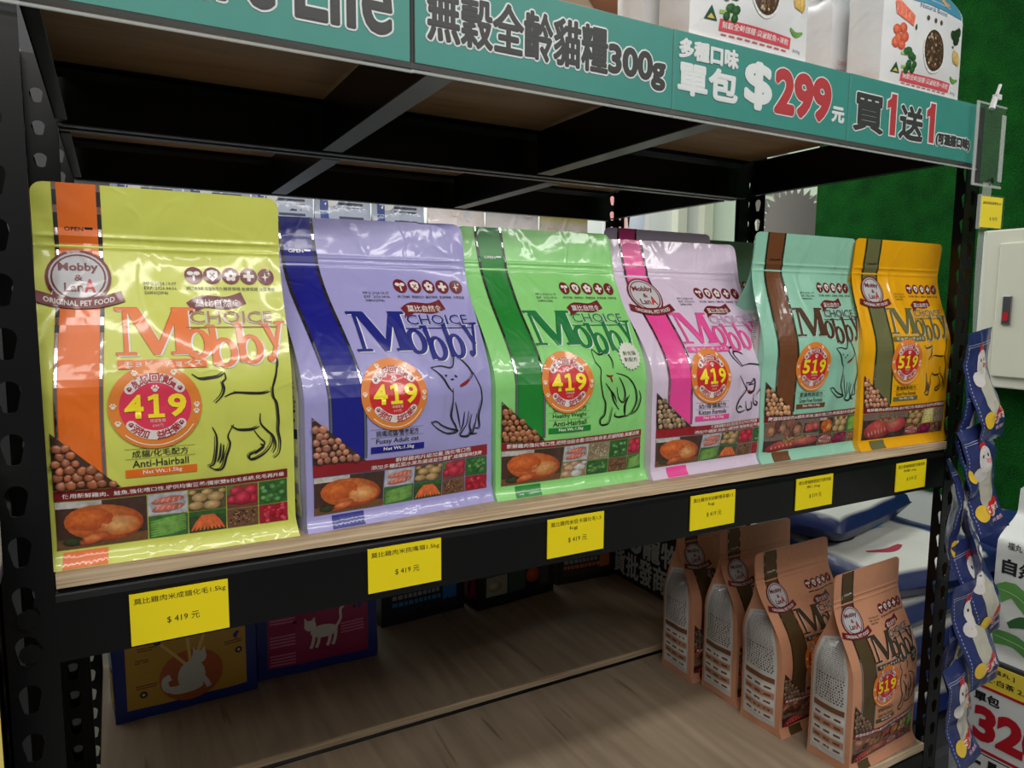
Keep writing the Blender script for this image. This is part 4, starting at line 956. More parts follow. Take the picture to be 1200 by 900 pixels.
# ------------------------------------------------------------------ tall bags on the second rack's middle shelf
def tallbag(label, x, y, w_, h, d, cols, kind, sd, z=.1005, name='pet_food_bag', group='tall bags on the table behind the racks'):
    t = thing(name, label, 'bag', (x, y, z), R(random.Random(sd).uniform(-2, 2)), group)
    S = Surf(w_, h, d, .0, .55, sd, 1.0); mb = MB(); vs = [i/24 for i in range(25)]
    def colf(u, v): return cols[0] if v < .55 else (cols[1] if v < .9 else cols[2])
    mb.grid(lambda u, v: S.front(u, v), 14, vs, colf); mb.grid(lambda u, v: S.back(u, v), 8, vs, cols[0], True)
    for sg in (-1, 1): mb.grid(lambda q, v, sg=sg: S.side(q, v, sg), 6, vs, cols[0], sg < 0)
    mb.grid(lambda u, q: tuple(a+(b-a)*q for a, b in zip(S.front(u, 0), S.back(u, 0))), 8, 2, cols[0], True)
    mb.build('bag_body', FILM, t, True)
    A = Art(lambda u, v, off: S.front(u, v, off), w_, h, .02); mb = MB()
    if kind == 'bird':
        A.put(mb, rect(.1*w_, .62*h, .24*w_, .97*h, 2, 5), (35, 65, 140), 1)
        for k in range(5): A.put(mb, rect(.42*w_, (.90-.028*k)*h, .86*w_, (.914-.028*k)*h, 4, 1), (60, 65, 85), 1)
        A.put(mb, [disc(.28*w_, .90*h, .020, .018, 14, 2), disc(.22*w_, .94*h, .010, .011, 12), stroke([(.25*w_, .9*h), (.2*w_, .92*h), (.21*w_, .95*h)], .009, taper=False)], (225, 225, 225), 2)
        mb2 = mb
    elif kind == 'blot':
        rnd = random.Random(sd)
        for k in range(6): blob(A, mb, rnd.uniform(.2, .8)*w_, rnd.uniform(.5, .93)*h, rnd.uniform(.01, .03), rnd.uniform(.008, .02), rnd.choice([(225, 170, 180), (190, 205, 225), (235, 225, 215)]), cols[1], 1+.2*k)
    A.put(mb, rect(.15*w_, .15*h, .85*w_, .45*h, 3, 3), cols[2], 1)
    mb.build('front_print', FILM, t, True)
table = thing('display_table', 'grey display table behind both racks carrying tall bags', 'table', (.75, 1.2, -1.3))
mb = MB(); mb.box((-.8, -.16, 1.36), (.8, .2, 1.40)); mb.build('tabletop', CREAM, table, bevel=.003)
for x in (-.76, .76):
    for y in (-.12, .16): mb = MB(); mb.box((x-.02, y-.02, 0), (x+.02, y+.02, 1.36)); mb.build('leg', CREAM, table)
for k in range(5):
    tallbag(['grey-blue bag with white bird behind the yellow-green pouch, far left', 'grey-blue bag with white bird, second from the left post', 'grey-blue bag with white bird above the lavender pouch, left', 'grey-blue bag with white bird above the lavender pouch, middle', 'grey-blue bag with white bird above the lavender pouch, right'][k],
            .125+.142*k, 1.14, .139, .405, .07, ((150, 165, 200), (165, 172, 190), (172, 178, 192)), 'bird', 30+k)
for k, c in enumerate([((215, 195, 200), (225, 215, 215), (222, 214, 214)), ((205, 205, 215), (225, 220, 222), (190, 200, 215)), ((215, 200, 190), (226, 216, 206), (200, 190, 90))]):
    tallbag(['pinkish white bag above gap between lavender and green pouches', 'pale bag with blue blotches above the green pouch', 'cream bag with yellow band above right part of green pouch'][k], .855+.17*k, 1.14, .165, .402-.004*k, .06, c, 'blot', 40+k)

# ------------------------------------------------------------------ bags on the top shelf
def white_bag(label, x, y, w_, h, sd, band, q=.155, group='white pet food bags on the top shelf', full=True, rz=0):
    t = thing('pet_food_bag', label, 'bag', (x, y, .5092), R(rz), group)
    S = Surf(w_, h, .05, .01, .6, sd, .4); mb = MB(); vs = [i/40 for i in range(41)]
    wc = (222, 224, 226)
    mb.grid(lambda u, v: S.front(u, v), 24, vs, wc); mb.grid(lambda u, v: S.back(u, v), 8, vs, wc, True)
    for sg in (-1, 1): mb.grid(lambda q, v, sg=sg: S.side(q, v, sg), 6, vs, wc, sg < 0)
    mb.grid(lambda u, q: tuple(a+(b-a)*q for a, b in zip(S.front(u, 0), S.back(u, 0))), 8, 2, wc, True)
    mb.build('bag_body', MATTE, t, True)
    if not full: return t
    A = Art(lambda u, v, off: S.front(u, v, off), w_, h); P = lambda a, b: (a*w_, b*q)
    mb = MB(); A.put(mb, rect(.02*w_, .80*q, .98*w_, h*.97, 12, 8), band, 1)
    A.put(mb, fit_text('Life', .32*w_, .62*w_, .89*q, .026, .02), (235, 235, 235), 2); A.put(mb, fit_text('a', .22*w_, .29*w_, .89*q, .011, .02), (235, 235, 235), 2)
    A.put(mb, rect(.3*w_, .845*q, .8*w_, .852*q, 5, 1), (200, 220, 230), 2)
    A.put(mb, [disc(.72*w_, .93*q, .009, .014, 14, 2), stroke([(.69*w_, .87*q), (.72*w_, .95*q), (.70*w_, 1.03*q)], .008, taper=False), stroke([(.76*w_, .87*q), (.80*w_, .89*q), (.80*w_, .93*q)], .004), stroke([(.74*w_, .87*q), (.74*w_, .95*q)], .007, taper=False)], (205, 170, 125), 3)
    mb.build('coloured_header', MATTE, t, True)
    mb = MB()
    A.put(mb, fit_text('Natural Boost', .36*w_, .72*w_, .755*q, .0065, .0), (95, 130, 160), 1)
    for a in (.46, .56, .64): A.put(mb, disc(a*w_, .685*q, .0035, .0035, 8), (90, 70, 60), 1)
    A.put(mb, stroke([P(.22, .155), P(.5, .155), P(.84, .155)], .0125, taper=False), (215, 80, 95), 1)
    A.put(mb, fit_text('無穀全齡貓糧·澳洲鮭魚+凍乾', .24*w_, .82*w_, .138*q, .007, .01, 1), (240, 230, 230), 2)
    for k in range(9): A.put(mb, rect((.24+.065*k)*w_, .095*q, (.24+.065*k+.045)*w_, .105*q), (200, 100, 110), 1)
    A.put(mb, poly([P(.10, .17), P(.20, .17), P(.15, .26)]), (30, 80, 60), 1); A.put(mb, poly([P(.125, .18), P(.18, .18), P(.15, .21)]), (220, 190, 80), 2)
    A.put(mb, fit_text('300g', .87*w_, .94*w_, .10*q, .005, 0, 1), (80, 100, 130), 1)
    mb.build('small_print', MATTE, t, True)
    mb = MB(); rnd = random.Random(sd)
    A.put(mb, disc(.56*w_, .42*q, .026, .030, 28, 2), (235, 235, 232), 2); A.put(mb, disc(.56*w_, .425*q, .024, .0275, 28, 2), (75, 55, 45), 3)
    for k in range(110):
        a, r_ = rnd.uniform(0, 6.28), math.sqrt(rnd.random())*.9
        c = (225, 205, 165) if k % 7 == 0 else rnd.choice([(130, 90, 65), (95, 65, 50), (160, 115, 85)])
        blob(A, mb, .56*w_+.023*r_*math.cos(a), .425*q+.026*r_*math.sin(a), .0022, .0022, c, shade(c, .6), 4+.01*k, 6)
    mb.build('bowl_picture', PHOTO, t, True)
    def pic(fn):
        m_ = MB(); fn(m_); m_.build('food_picture', PHOTO, t, True)
    def salmon1(m): A.put(m, poly([P(.10, .80-.04), P(.16, .77), P(.31, .67), P(.30, .58), P(.12, .66)]), (235, 120, 95), 2); [A.put(m, stroke([P(.13+.04*k, .75-.02*k), P(.12+.045*k, .66-.01*k)], .001), (250, 190, 170), 3) for k in range(4)]
    def salmon2(m): [blob(A, m, a*w_, b*q, .007, .007, (240, 130, 90), (190, 70, 50), 2+.1*a) for a, b in ((.14, .53), (.2, .55), (.16, .46), (.22, .48), (.13, .42), (.19, .41))]
    def broc(m):
        for (a, b) in ((.27, .34), (.29, .23)): A.put(m, stroke([P(a-.08, b), P(a, b)], .004, taper=False), (150, 190, 90), 2); [blob(A, m, (a+rnd.uniform(-.03, .05))*w_, (b+rnd.uniform(-.03, .04))*q, .005, .005, (60, 120, 55), (30, 70, 35), 3+.05*k, 8) for k in range(7)]
    def kale(m): [blob(A, m, (.88+rnd.uniform(-.06, .06))*w_, (.64+rnd.uniform(-.06, .06))*q, .006, .006, (55, 80, 50), (30, 45, 32), 2+.05*k, 8) for k in range(16)]
    def ginger(m): [blob(A, m, (.87+.03*k)*w_, (.44-.005*k)*q, .006, .010, (235, 205, 130), (200, 160, 80), 2+.2*k, 12) for k in range(3)]
    def leaf(m): A.put(m, stroke([P(.82, .25), P(.88, .22), P(.95, .245)], .006), (110, 165, 80), 2); A.put(m, [disc(.84*w_, .52*q, .003, .002, 8), disc(.33*w_, .58*q, .002, .004, 8)], (50, 80, 45), 2)
    for fn in (salmon1, salmon2, broc, kale, ginger, leaf): pic(fn)
    return t
white_bag('white bag with teal header and salmon picture, at top shelf right end', 1.066, .050, .186, .215, 51, (75, 145, 175))
white_bag('white bag with bowl and broccoli picture, centre of the top shelf', .727, .050, .194, .235, 52, (75, 145, 175), q=.178)
t = white_bag('plain white bag flank showing behind the right teal header bag', 1.068, .125, .20, .22, 53, (0, 0, 0), full=False)
mb = MB()
for k, s in enumerate(('CARE FOR', 'PET')): V, F = fit_text(s, .0, .03-.012*k, .050-.012*k, .0065, 0, 1); mb.add([(-.098+x, -.035, z) for x, z in V], F, (215, 90, 70))
mb.build('side_lettering', RINK, t)
t = white_bag('plain white bag flank showing behind the centre bowl picture bag', .725, .125, .20, .22, 54, (0, 0, 0), full=False)

# ------------------------------------------------------------------ clear hanging strip with sachets
t = thing('clip_strip', 'clear plastic strip with card holder hanging from top right corner', 'display strip', (1.174, -.012, .509), 0)
mb = MB(); mb.box((-.038, -.004, -.118), (.040, -.0030, .0)); mb.build('card_holder', CLEAR, t)
mb = MB()
for (a, b) in (((-.038, -.0056, -.118), (-.031, -.0035, 0)), ((.030, -.0056, -.108), (.040, -.0035, -.012)), ((-.038, -.0056, -.118), (.040, -.0035, -.114)), ((-.038, -.0056, -.003), (.040, -.0035, 0))): mb.box(a, b)
mb.build('holder_rim', CLEARE, t, bevel=.001)
mb = MB(); mb.grid(lambda u, v: (-.012+.024*u+.006*math.sin(3*v), -.007-.02*v+.006*math.sin(9*v), -.112-.93*v), 2, 40); mb.build('hanging_strip', CLIPP, t)
mb = MB(); mb.tube([(.006, -.006, -.109), (.006, -.010, -.109)], .0045, n=12); mb.build('rivet', STEEL, t)
mb = MB(); mb.tube([(-.002, -.006, -.008), (.003, -.006, .006), (.009, -.006, .012)], .004); mb.tube([(.006, -.006, .010), (.015, -.006, .028)], .0022); mb.box((.002, -.010, .006), (.014, -.003, .013)); mb.build('cable_tie', principled('white_nylon', (220, 222, 222), rough=.4), t)
tt = thing('price_tag', 'small yellow price tag clipped on the clear hanging strip', 'price tag', (1.152, -.024, .332), R(-4))
mb = MB(); mb.box((0, 0, 0), (.050, .001, .044)); mb.build('tag_card', TAG, tt)
mb = MB(); mb.box((-.003, -.001, -.002), (.053, -.0004, .046)); mb.build('plastic_cover', CLEAR, tt)
mb = MB(); mb.box((-.006, -.002, -.003), (-.002, .002, .046)); mb.build('clip_edge', CLEARE, tt)
mb = MB()
for s, a, b, z, h in (('雞肉凍乾貓零食 85', .004, .046, .033, .004), ('$ 35元', .022, .040, .010, .0055)):
    V, F = fit_text(s, a, b, z, h, 0, 1); mb.add([(x, -.0003, q) for x, q in V], F)
mb.build('tag_print', INK, tt)
SACH = principled('sachet_film', attr=True, rough=.3, coat=.6, bump=[(60, .5, .003, (1, 1, 1))])
def sachet(label, x, y, z, tilt, rz, sd, w_=.062, h=.165):
    t = thing('treat_sachet', label, 'sachet', (x, y, z), 0, 'blue treat sachets on the hanging strip')
    t.rotation_euler = (R(-6), R(tilt), R(rz)); rnd = random.Random(sd)
    def f(u, v, off=0, bk=1):
        e = math.sin(PI*min(max(v, 0), 1))**.7*math.sin(PI*min(max(u, 0), 1)) if 0 < v < 1 else 0
        wv = .007*math.sin(7*v+sd)+.003*noise.noise(Vector((u*4+sd, v*9, sd)))
        return ((u-.5)*w_*(1-.04*e), -bk*(.009*e)+wv-off, -h+h*v)
    mb = MB()
    def colf(u, v): return (42, 52, 104)
    mb.grid(lambda u, v: f(u, v), 12, 28, colf); mb.grid(lambda u, v: (lambda p: (p[0], p[1]+.0006, p[2]))(f(u, v, 0, -1)), 12, 28, (60, 70, 130), True); mb.build('sachet_body', SACH, t, True)
    A = Art(lambda u, v, off: f(u, v, off), w_, h, .008)
    mb = MB(); P = lambda a, b: (a*w_, b*h)
    for k in range(2): A.put(mb, rect(.03*w_, (.885-.02*k)*h, .97*w_, (.889-.02*k)*h, 5, 1), (190, 195, 210), 1)
    for k in range(24): A.put(mb, rect(.05*w_, (.04+.035*k)*h, .07*w_, (.058+.035*k)*h), (150, 160, 200), 1)
    # clear belly window showing pale meat
    A.put(mb, disc(.56*w_, .42*h, .016, .045, 20, 3), (190, 186, 170), 1)
    mb.build('sachet_print', SACH, t, True)
    mb = MB(); A.put(mb, disc(.50*w_, .70*h, .013, .021, 18, 2), (222, 218, 214), 2); A.put(mb, disc(.34*w_, .57*h, .011, .012, 12, 1), (220, 215, 212), 2)
    A.put(mb, [poly([P(.36, .79), P(.44, .90), P(.5, .82)]), poly([P(.44, .81), P(.56, .90), P(.6, .8)])], (190, 45, 45), 1.5)
    A.put(mb, disc(.60*w_, .735*h, .0018, .0030, 8), (25, 25, 25), 3); A.put(mb, disc(.42*w_, .735*h, .0018, .0030, 8), (25, 25, 25), 3)
    A.put(mb, disc(.62*w_, .68*h, .005, .004, 10), (235, 140, 160), 2.6); A.put(mb, poly([P(.52, .71), P(.70, .69), P(.54, .66)]), (190, 60, 50), 3)
    mb.build('bird_drawing', SACH, t, True)
    mb = MB(); [A.put(mb, disc(a*w_, b*h, r_, r_, 12, 1), (205, 40, 45), 3) for a, b, r_ in ((.5, .21, .007), (.64, .235, .008), (.78, .26, .008))]
    A.put(mb, disc(.28*w_, .20*h, .011, .013, 14, 1), (235, 195, 60), 3.4)
    A.put(mb, fit_text('雞米花', .42*w_, .88*w_, .185*h, .010, .03, 2), (240, 225, 220), 4); A.put(mb, fit_text('純·雞肉', .48*w_, .86*w_, .10*h, .006, .01, 1), (225, 180, 200), 3)
    mb.build('product_lettering', SACH, t, True)
    return t
SL = [('topmost blue treat sachet, its top edge by the gold pouch', 1.168, -.030, .182, -9, 0), ('second blue treat sachet, mostly behind the topmost one', 1.170, -.022, .100, 0, 12), ('third blue treat sachet, with its lower corner poking right', 1.166, -.034, .040, -14, -8),
      ('blue treat sachet hanging crosswise beside the right post beam', 1.150, -.020, -.010, 6, 25), ('blue treat sachet facing sideways, above the three lowest', 1.164, -.040, -.075, -6, 40), ('blue treat sachet with top corner beside white sack pile', 1.150, -.048, -.125, -18, -4),
      ('blue treat sachet in front of the white 320 price card', 1.140, -.056, -.185, -12, -6), ('blue treat sachet second from the bottom of the strip', 1.140, -.040, -.250, -10, 14), ('lowest blue treat sachet, cut by the bottom edge', 1.118, -.058, -.305, -12, 4)]
for k, (lab, x, y, z, ti, rz) in enumerate(SL): sachet(lab, x-.014, y, z, ti, rz, 60+k)

# ------------------------------------------------------------------ sacks piled on the neighbouring low stand
def sack(label, x, y, z, L, Wd, h, rz, top, sd, pic=True, name='litter_sack'):
    t = thing(name, label, 'sack', (x, y, z), R(rz), 'blue and white sacks in the pile'); mb = MB()
    def f(u, v, s, off=0):
        a, b = 2*u-1, 2*v-1
        e = ((1-abs(a)**6)*(1-abs(b)**6))**.32
        nz = noise.noise(Vector((a*2+sd, b*2, s*3)))*.006
        return (a*L/2*(1-.03*b*b), b*Wd/2*(1-.04*a*a), h/2+s*(e*(h/2-.001)+off)+nz*(1 if s > 0 else .3)*e)
    navy = (24, 40, 92)
    def ct(u, v): return top if .06 < u < .80 and v > .05 else navy
    mb.grid(lambda u, v: f(u, v, 1), 30, 30, ct); mb.grid(lambda u, v: f(u, v, -1), 16, 16, navy, True); mb.build('sack_body', BOXP, t, True)
    if pic:
        A = Art(lambda u, v, off: f(u, v, 1, off), L, Wd, .03); mb = MB()
        A.put(mb, disc(.24*L, .58*Wd, .06, .05, 16, 2), (90, 65, 50), 1); A.put(mb, rect(.45*L, .55*Wd, .62*L, .85*Wd, 3, 3), (130, 190, 225), 1)
        A.put(mb, stroke([(.2*L, .3*Wd), (.32*L, .26*Wd), (.44*L, .3*Wd)], .022), (170, 60, 75), 1)
        A.put(mb, [disc((.3+.05*k)*L, .6*Wd, .006, .006, 8) for k in range(-1, 2)], (220, 215, 205), 2); mb.build('sack_print', BOXP, t, True)
    return t
WT = (214, 214, 206)
SK = [(1.62, .42, -.70, 'bottom'), (1.60, .44, -.625, 'fifth'), (1.62, .42, -.55, 'fourth'), (1.60, .43, -.475, 'third'), (1.625, .41, -.40, 'second'), (1.56, .46, -.325, 'x')]
stand = thing('low_stand', 'dark low stand holding the blue and white sacks behind right post', 'stand', (1.62, .42, -1.3))
mb = MB(); mb.box((-.30, -.26, 0), (.30, .34, .598)); mb.build('stand_body', principled('dark_stand', (60, 62, 66), rough=.6), stand, bevel=.01)
labs = ['blue and white sack at the very bottom of the pile behind post', 'blue and white sack, second from the bottom of the pile', 'blue and white sack in the middle of the pile, white front visible', 'blue and white sack just under the one with brown dish picture', 'blue and white sack with brown dish picture and red lettering']
for k in range(5): sack(labs[k], SK[k][0], SK[k][1], SK[k][2], .44, .42, .078, (-3, 4, -2, 3, -6)[k], WT, 70+k, pic=(k == 4))
sack('topmost blue and white sack lying crosswise on the pile', 1.60, .56, -.323, .42, .32, .078, 12, WT, 77, pic=True)
sack('navy blue sack to the right of the pile, behind the sachets', 1.93, .20, -.70, .20, .30, .42, 0, (30, 48, 100), 79, pic=False)

# white litter bag with green waves on a wall shelf that runs along the turf wall, and its price card
t = thing('litter_bag', 'white bag with green leaf bands and black characters at right edge', 'bag', (1.70, .02, -.515), R(-90))
S = Surf(.26, .36, .13, .01, .70, 81, 1.2); mb = MB(); wc = (216, 218, 214)
vs = [i/40 for i in range(41)]
mb.grid(lambda u, v: S.front(u, v), 24, vs, wc); mb.grid(lambda u, v: S.back(u, v), 8, vs, wc, True)
for sg in (-1, 1): mb.grid(lambda q, v, sg=sg: S.side(q, v, sg), 6, vs, wc, sg < 0)
mb.build('bag_body', MATTE, t, True)
A = Art(lambda u, v, off: S.front(u, v, off), .26, .36, .012); mb = MB()
A.put(mb, fit_text('福丸', .022, .050, .238, .016, .01), (50, 50, 50), 1); A.put(mb, fit_text('自然', .014, .085, .185, .034, .04), (35, 35, 38), 1)
mb.build('bag_lettering', MATTE, t, True)
mb = MB()
A.put(mb, stroke([(.006, .135), (.04, .155), (.09, .120), (.20, .13), (.25, .12)], .034, taper=False), (100, 160, 80), 1); A.put(mb, stroke([(.006, .045), (.05, .050), (.12, .02), (.25, .04)], .030, taper=False), (90, 155, 75), 1)
A.put(mb, stroke([(.035, .080), (.07, .098), (.12, .085), (.20, .09)], .028), (50, 95, 50), 2)
A.put(mb, [stroke([(.01, .15), (.05, .145), (.09, .115)], .002), stroke([(.01, .05), (.06, .045), (.12, .025)], .002)], (180, 215, 160), 2); mb.build('leaf_print', MATTE, t, True)
t = thing('wall_shelf', 'dark wall shelf ledge under the white green-leaf bag at right edge', 'shelf', (1.62, .19, -.515))
mb = MB(); mb.box((0, -.9, -.03), (.375, 0, -.0005)); mb.build('ledge', principled('dark_ledge', (58, 60, 62), rough=.5), t, bevel=.003)
mb = MB(); mb.box((.02, -.03, -.785), (.05, -.0, -.03)); mb.build('leg', BLACK, t)
mb = MB(); mb.box((.06, -.85, -.785), (.37, -.06, -.62)); mb.build('bottom_ledge', BLACK, t)
t = thing('price_card', 'large white price card with red 320 and yellow header', 'price card', (1.612, .170, -.722), R(-90))
mb = MB(); mb.box((0, 0, 0), (.27, .002, .145)); mb.build('white_card', principled('white_card', (222, 224, 222), rough=.35, coat=.3), t)
mb = MB(); mb.box((0, -.0006, .148), (.27, .002, .200)); mb.build('yellow_header', principled('header_yellow', (232, 208, 60), rough=.35, coat=.3), t)
mb = MB(); mb.box((0, -.0012, .143), (.27, .002, .1485)); mb.box((0, -.0012, .004), (.27, .002, .010)); mb.build('red_line', RINK, t)
def flat(t, items, mat, name):
    mb = MB()
    for (s, a, b, z, h, bo) in items: V, F = fit_text(s, a, b, z, h, bo, 3); mb.add([(x, -.0014, q) for x, q in V], F)
    mb.build(name, mat, t)
flat(t, [('320', .014, .160, .026, .078, .05)], RINK, 'red_price'); flat(t, [('單包', .012, .062, .112, .022, .03), ('[ 福丸 ]', .035, .085, .182, .011, .01), ('白土·白茶 2.5kg', .012, .13, .158, .015, .015)], KINK, 'card_lettering')
mb = MB(); mb.box((-.010, -.002, -.048), (.27, .002, -.004)); mb.build('scan_card', principled('scan_card', (214, 216, 214), rough=.35), t)
mb = MB(); mb.box((.006, -.003, -.026), (.036, -.002, -.019)); mb.box((.050, -.003, -.044), (.066, -.002, -.008)); mb.build('scan_card_slot', INK, t)

# neighbour's pouch at the far left edge, outside the left post
t = thing('pet_food_bag', 'white and pale blue bag with navy and yellow bands at left picture edge', 'bag', (-.1275, -.082, -.25), 0)
S = Surf(.2, .34, .10, .0, .85, 91, .4); mb = MB()
def cb(u, v): return (215, 218, 220) if v > .868 else (22, 36, 100) if v > .794 else (170, 198, 220) if v > .61 else (28, 44, 110) if v > .60 else (225, 205, 110) if v > .47 else (28, 44, 110)
mb.grid(lambda u, v: S.front(u, v), 20, 60, cb); mb.grid(lambda u, v: S.back(u, v), 8, 60, cb, True)
for sg in (-1, 1): mb.grid(lambda q, v, sg=sg: S.side(q, v, sg), 6, 60, cb, sg < 0)
mb.build('bag_body', MATTE, t, True)
t2 = thing('floor_display', 'black display pedestal under the bag at the left picture edge', 'stand', (-.13, -.08, -1.3))
mb = MB(); mb.box((-.12, -.066, 0), (.105, .066, 1.0495)); mb.build('pedestal', BLACK, t2, bevel=.003)
for k in range(4):
    tb = tallbag(['dark blue bag on the neighbouring rack, glimpsed through left post holes', 'second dark bag behind left post on the neighbouring rack', 'dark tan bag on lower level of the neighbouring rack', 'grey bag on the top level of the neighbouring rack'][k], (-.20, -.21, -.19, -.2)[k], (.12, .30, .33, .2)[k], .22, (.30, .33, .36, .30)[k], .10, [((60, 60, 70), (70, 70, 76), (90, 90, 96)), ((70, 60, 50), (80, 70, 60), (90, 80, 66)), ((170, 140, 110), (160, 130, 100), (190, 180, 165)), ((70, 70, 74), (80, 80, 84), (90, 90, 90))][k], 'x', 95+k, z=(BT+.0005, BT+.0005, LZ+.0005, .5095)[k], group='bags on the neighbouring rack')  # added stock that blocks the bright background behind the left post

# ------------------------------------------------------------------ setting
def slab(name, a, b, mat):
    mb = MB(); mb.box(a, b); return struct(mb.build(name, mat))
slab('floor', (-4, -4, -1.34), (6, 6, -1.30), DARKFL)
slab('wall_right', (2.0, -2.2, -.29), (2.06, .925, 2.2), TURF)
slab('baseboard_right', (2.005, -2.2, -1.30), (2.08, .93, -.2901), WHITEW)
slab('wall_back', (-4, 3.2, -1.30), (6, 3.26, 2.4), WHITEW)
slab('ceiling', (-4, -4, 2.2), (6, 6, 2.25), principled('ceiling_white', (225, 225, 222), rough=.8))
slab('trim_1', (3.42, 3.14, -1.3), (3.50, 3.2, 2.2), CREAM)
slab('trim_2', (3.66, 3.14, -1.3), (3.74, 3.2, 2.2), CREAM)
t = thing('partition_panel', 'dark grey partition panel standing behind left rear post', 'panel', (-.5, 1.7, -1.3))  # added dark panel, keeps the bright back wall out of the post holes
mb = MB(); mb.box((-.9, 0, 0), (.56, .03, 3.3)); mb.build('panel_board', principled('dark_grey_laminate', (58, 58, 60), rough=.6), t)
# electric cabinet on the turf wall
t = thing('electric_cabinet', 'cream metal electric cabinet mounted on the green turf wall', 'cabinet', (2.0, .285, .02))
mb = MB(); mb.box((-.055, -.55, 0), (0, .105, .385)); mb.build('cabinet_frame', CREAM, t, bevel=.004)
mb = MB(); mb.box((-.064, -.52, .028), (-.055, .060, .352)); d = mb.build('door', CREAM, t, bevel=.003)
mb = MB(); mb.box((-.070, .022, .155), (-.064, .042, .225)); mb.build('latch', STEEL, d, bevel=.002)
mb = MB(); mb.box((-.0712, .026, .165), (-.0702, .038, .185)); mb.build('red_button', RINK, d)
# grey starburst display board behind the racks
t = thing('starburst_sign', 'grey starburst shaped board seen from behind between mint pouch and turf', 'sign', (2.23, 1.2, .515), R(-20))
mb = MB(); V = []; n = 28
for d_ in (0, .008):
    for i in range(2*n): r_ = .105 if i % 2 else .140; V.append((r_*math.cos(PI*i/n), d_, r_*math.sin(PI*i/n)))
mb.add(V, [tuple(range(2*n)), tuple(range(2*n, 4*n))[::-1]]+[(i, i+2*n, (i+1) % (2*n)+2*n, (i+1) % (2*n)) for i in range(2*n)])
mb.build('star_board', principled('grey_back_board', (165, 160, 154), rough=.8), t)
mb = MB(); mb.tube([(-.14, -.004, .06), (-.14, .012, .06)], .034, n=16); mb.build('round_board', principled('grey_disc', (150, 146, 142), rough=.8), t)
mb = MB(); mb.tube([(0, .012, -1.815), (0, .012, -.05)], .008); mb.build('pole', STEEL, t)
# light window screen far right back
m_ = emit('lit_window_pane', (205, 222, 196), .55)
fr = slab('window_1', (3.88, 2.9, .4), (5.6, 2.95, 1.9), m_)
mb = MB()
for z in (.4, .72, .98, 1.24, 1.5, 1.9): mb.box((3.88, 2.86, z-.015), (5.6, 2.90, z+.015))
for x in (3.88, 4.7, 5.6): mb.box((x-.015, 2.86, .4), (x+.015, 2.90, 1.9))
o_ = mb.build('window_frame', CREAM); o_.parent = fr
# posters / stock far behind, top left of centre
def poster(label, x0, x1, z0, z1, y, rz, art):
    t = thing('poster', label, 'poster', (x0, y, z0), R(rz)); w_, h = x1-x0, z1-z0
    mb = MB(); mb.box((0, 0, 0), (w_, .004, h), art['bg']); mb.build('poster_board', PAPER, t)
    A = Art(lambda u, v, off: (u*w_, -off*3, v*h), w_, h, .1); mb = MB(); art['fn'](A, mb, w_, h); mb.build('poster_print', PAPER, t); return t
def fn1(A, mb, w_, h):
    blob(A, mb, .33*w_, .70*h, .15*w_, .12*h, (175, 120, 85), (110, 70, 50), 1); blob(A, mb, .25*w_, .8*h, .12*w_, .12*h, (160, 108, 78), (100, 65, 45), 2)
    blob(A, mb, .68*w_, .62*h, .14*w_, .10*h, (228, 228, 225), (205, 205, 200), 1, 20); blob(A, mb, .70*w_, .6*h, .05*w_, .04*h, (150, 180, 110), (110, 150, 80), 2)
    blob(A, mb, .50*w_, .72*h, .06*w_, .05*h, (225, 215, 200), (190, 175, 155), 2)
poster('blurred food poster with brown meat and white plate behind top shelf', .92, 1.46, .514, 1.13, .80, 0, dict(bg=(176, 158, 138), fn=fn1))
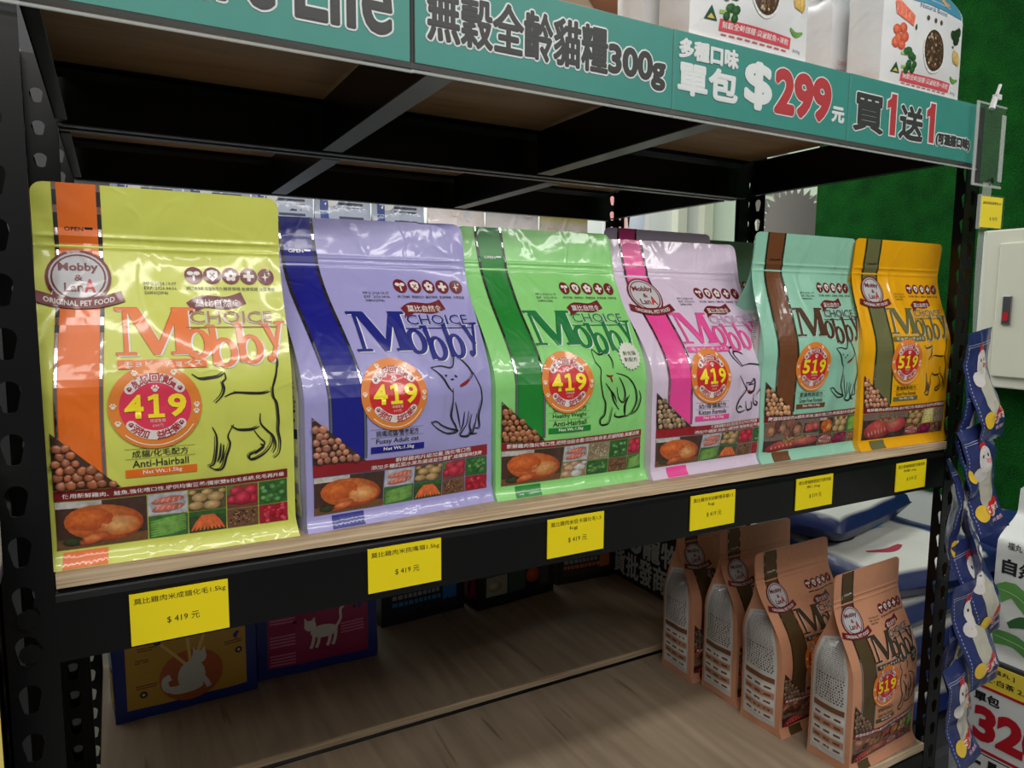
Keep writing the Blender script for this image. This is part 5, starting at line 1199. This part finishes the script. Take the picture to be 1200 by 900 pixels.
def fn2(A, mb, w_, h):
    blob(A, mb, .3*w_, .5*h, .26*w_, .4*h, (235, 150, 145), (235, 200, 195), 1); blob(A, mb, .7*w_, .55*h, .2*w_, .3*h, (225, 225, 230), (190, 200, 215), 1)
poster('pale poster with pink shape on the far back wall', 2.84, 3.22, .45, 1.15, 3.196, 0, dict(bg=(228, 222, 220), fn=fn2))
def fn3(A, mb, w_, h): A.put(mb, rect(.0, .72*h, w_, h), (150, 130, 175), 1)
pp = poster('purple panel hanging behind the centre bag of the top shelf', 2.10, 2.46, 1.12, 1.9, 1.30, 0, dict(bg=(118, 112, 168), fn=fn3))
mb = MB(); mb.tube([(.03, .002, .78), (.03, .002, 1.078)], .003); mb.tube([(.33, .002, .78), (.33, .002, 1.078)], .003); mb.build('hanging_rod', STEEL, pp)
# lit sign with slanting cream rail behind the top shelf
t = thing('lit_menu_sign', 'white lit sign with green marks under a slanting cream rail', 'sign', (2.20, 1.22, 1.02))
mb = MB(); mb.box((0, 0, 0), (.26, .01, .16)); mb.build('lit_panel', emit('lit_panel', (205, 232, 222), .7), t)
mb = MB(); mb.add([(-.01, -.012, .135), (.27, -.012, .215), (.27, -.012, .262), (-.01, -.012, .182), (-.01, .016, .135), (.27, .016, .215), (.27, .016, .262), (-.01, .016, .182)], [(0, 1, 2, 3), (7, 6, 5, 4), (0, 4, 5, 1), (1, 5, 6, 2), (2, 6, 7, 3), (3, 7, 4, 0)]); mb.build('cream_rail', CREAM, t)
mb = MB(); mb.box((.02, -.002, .05), (.06, -.001, .11)); mb.box((.10, -.002, .06), (.125, -.001, .10)); mb.box((.15, -.002, .06), (.17, -.001, .10)); mb.box((.19, -.002, .06), (.21, -.001, .1)); mb.build('green_marks', principled('green_marks', (90, 190, 150), rough=.5), t)
mb = MB(); mb.tube([(.26, 0, .24), (.34, -.05, .33), (.45, -.12, .5)], .004, n=6); mb.build('white_cable', principled('white_cable', (190, 192, 188), rough=.5), t)
mb = MB(); mb.tube([(.02, .005, .15), (.02, .005, 1.18)], .003); mb.tube([(.24, .005, .2), (.24, .005, 1.18)], .003); mb.build('hanging_rod', STEEL, t)
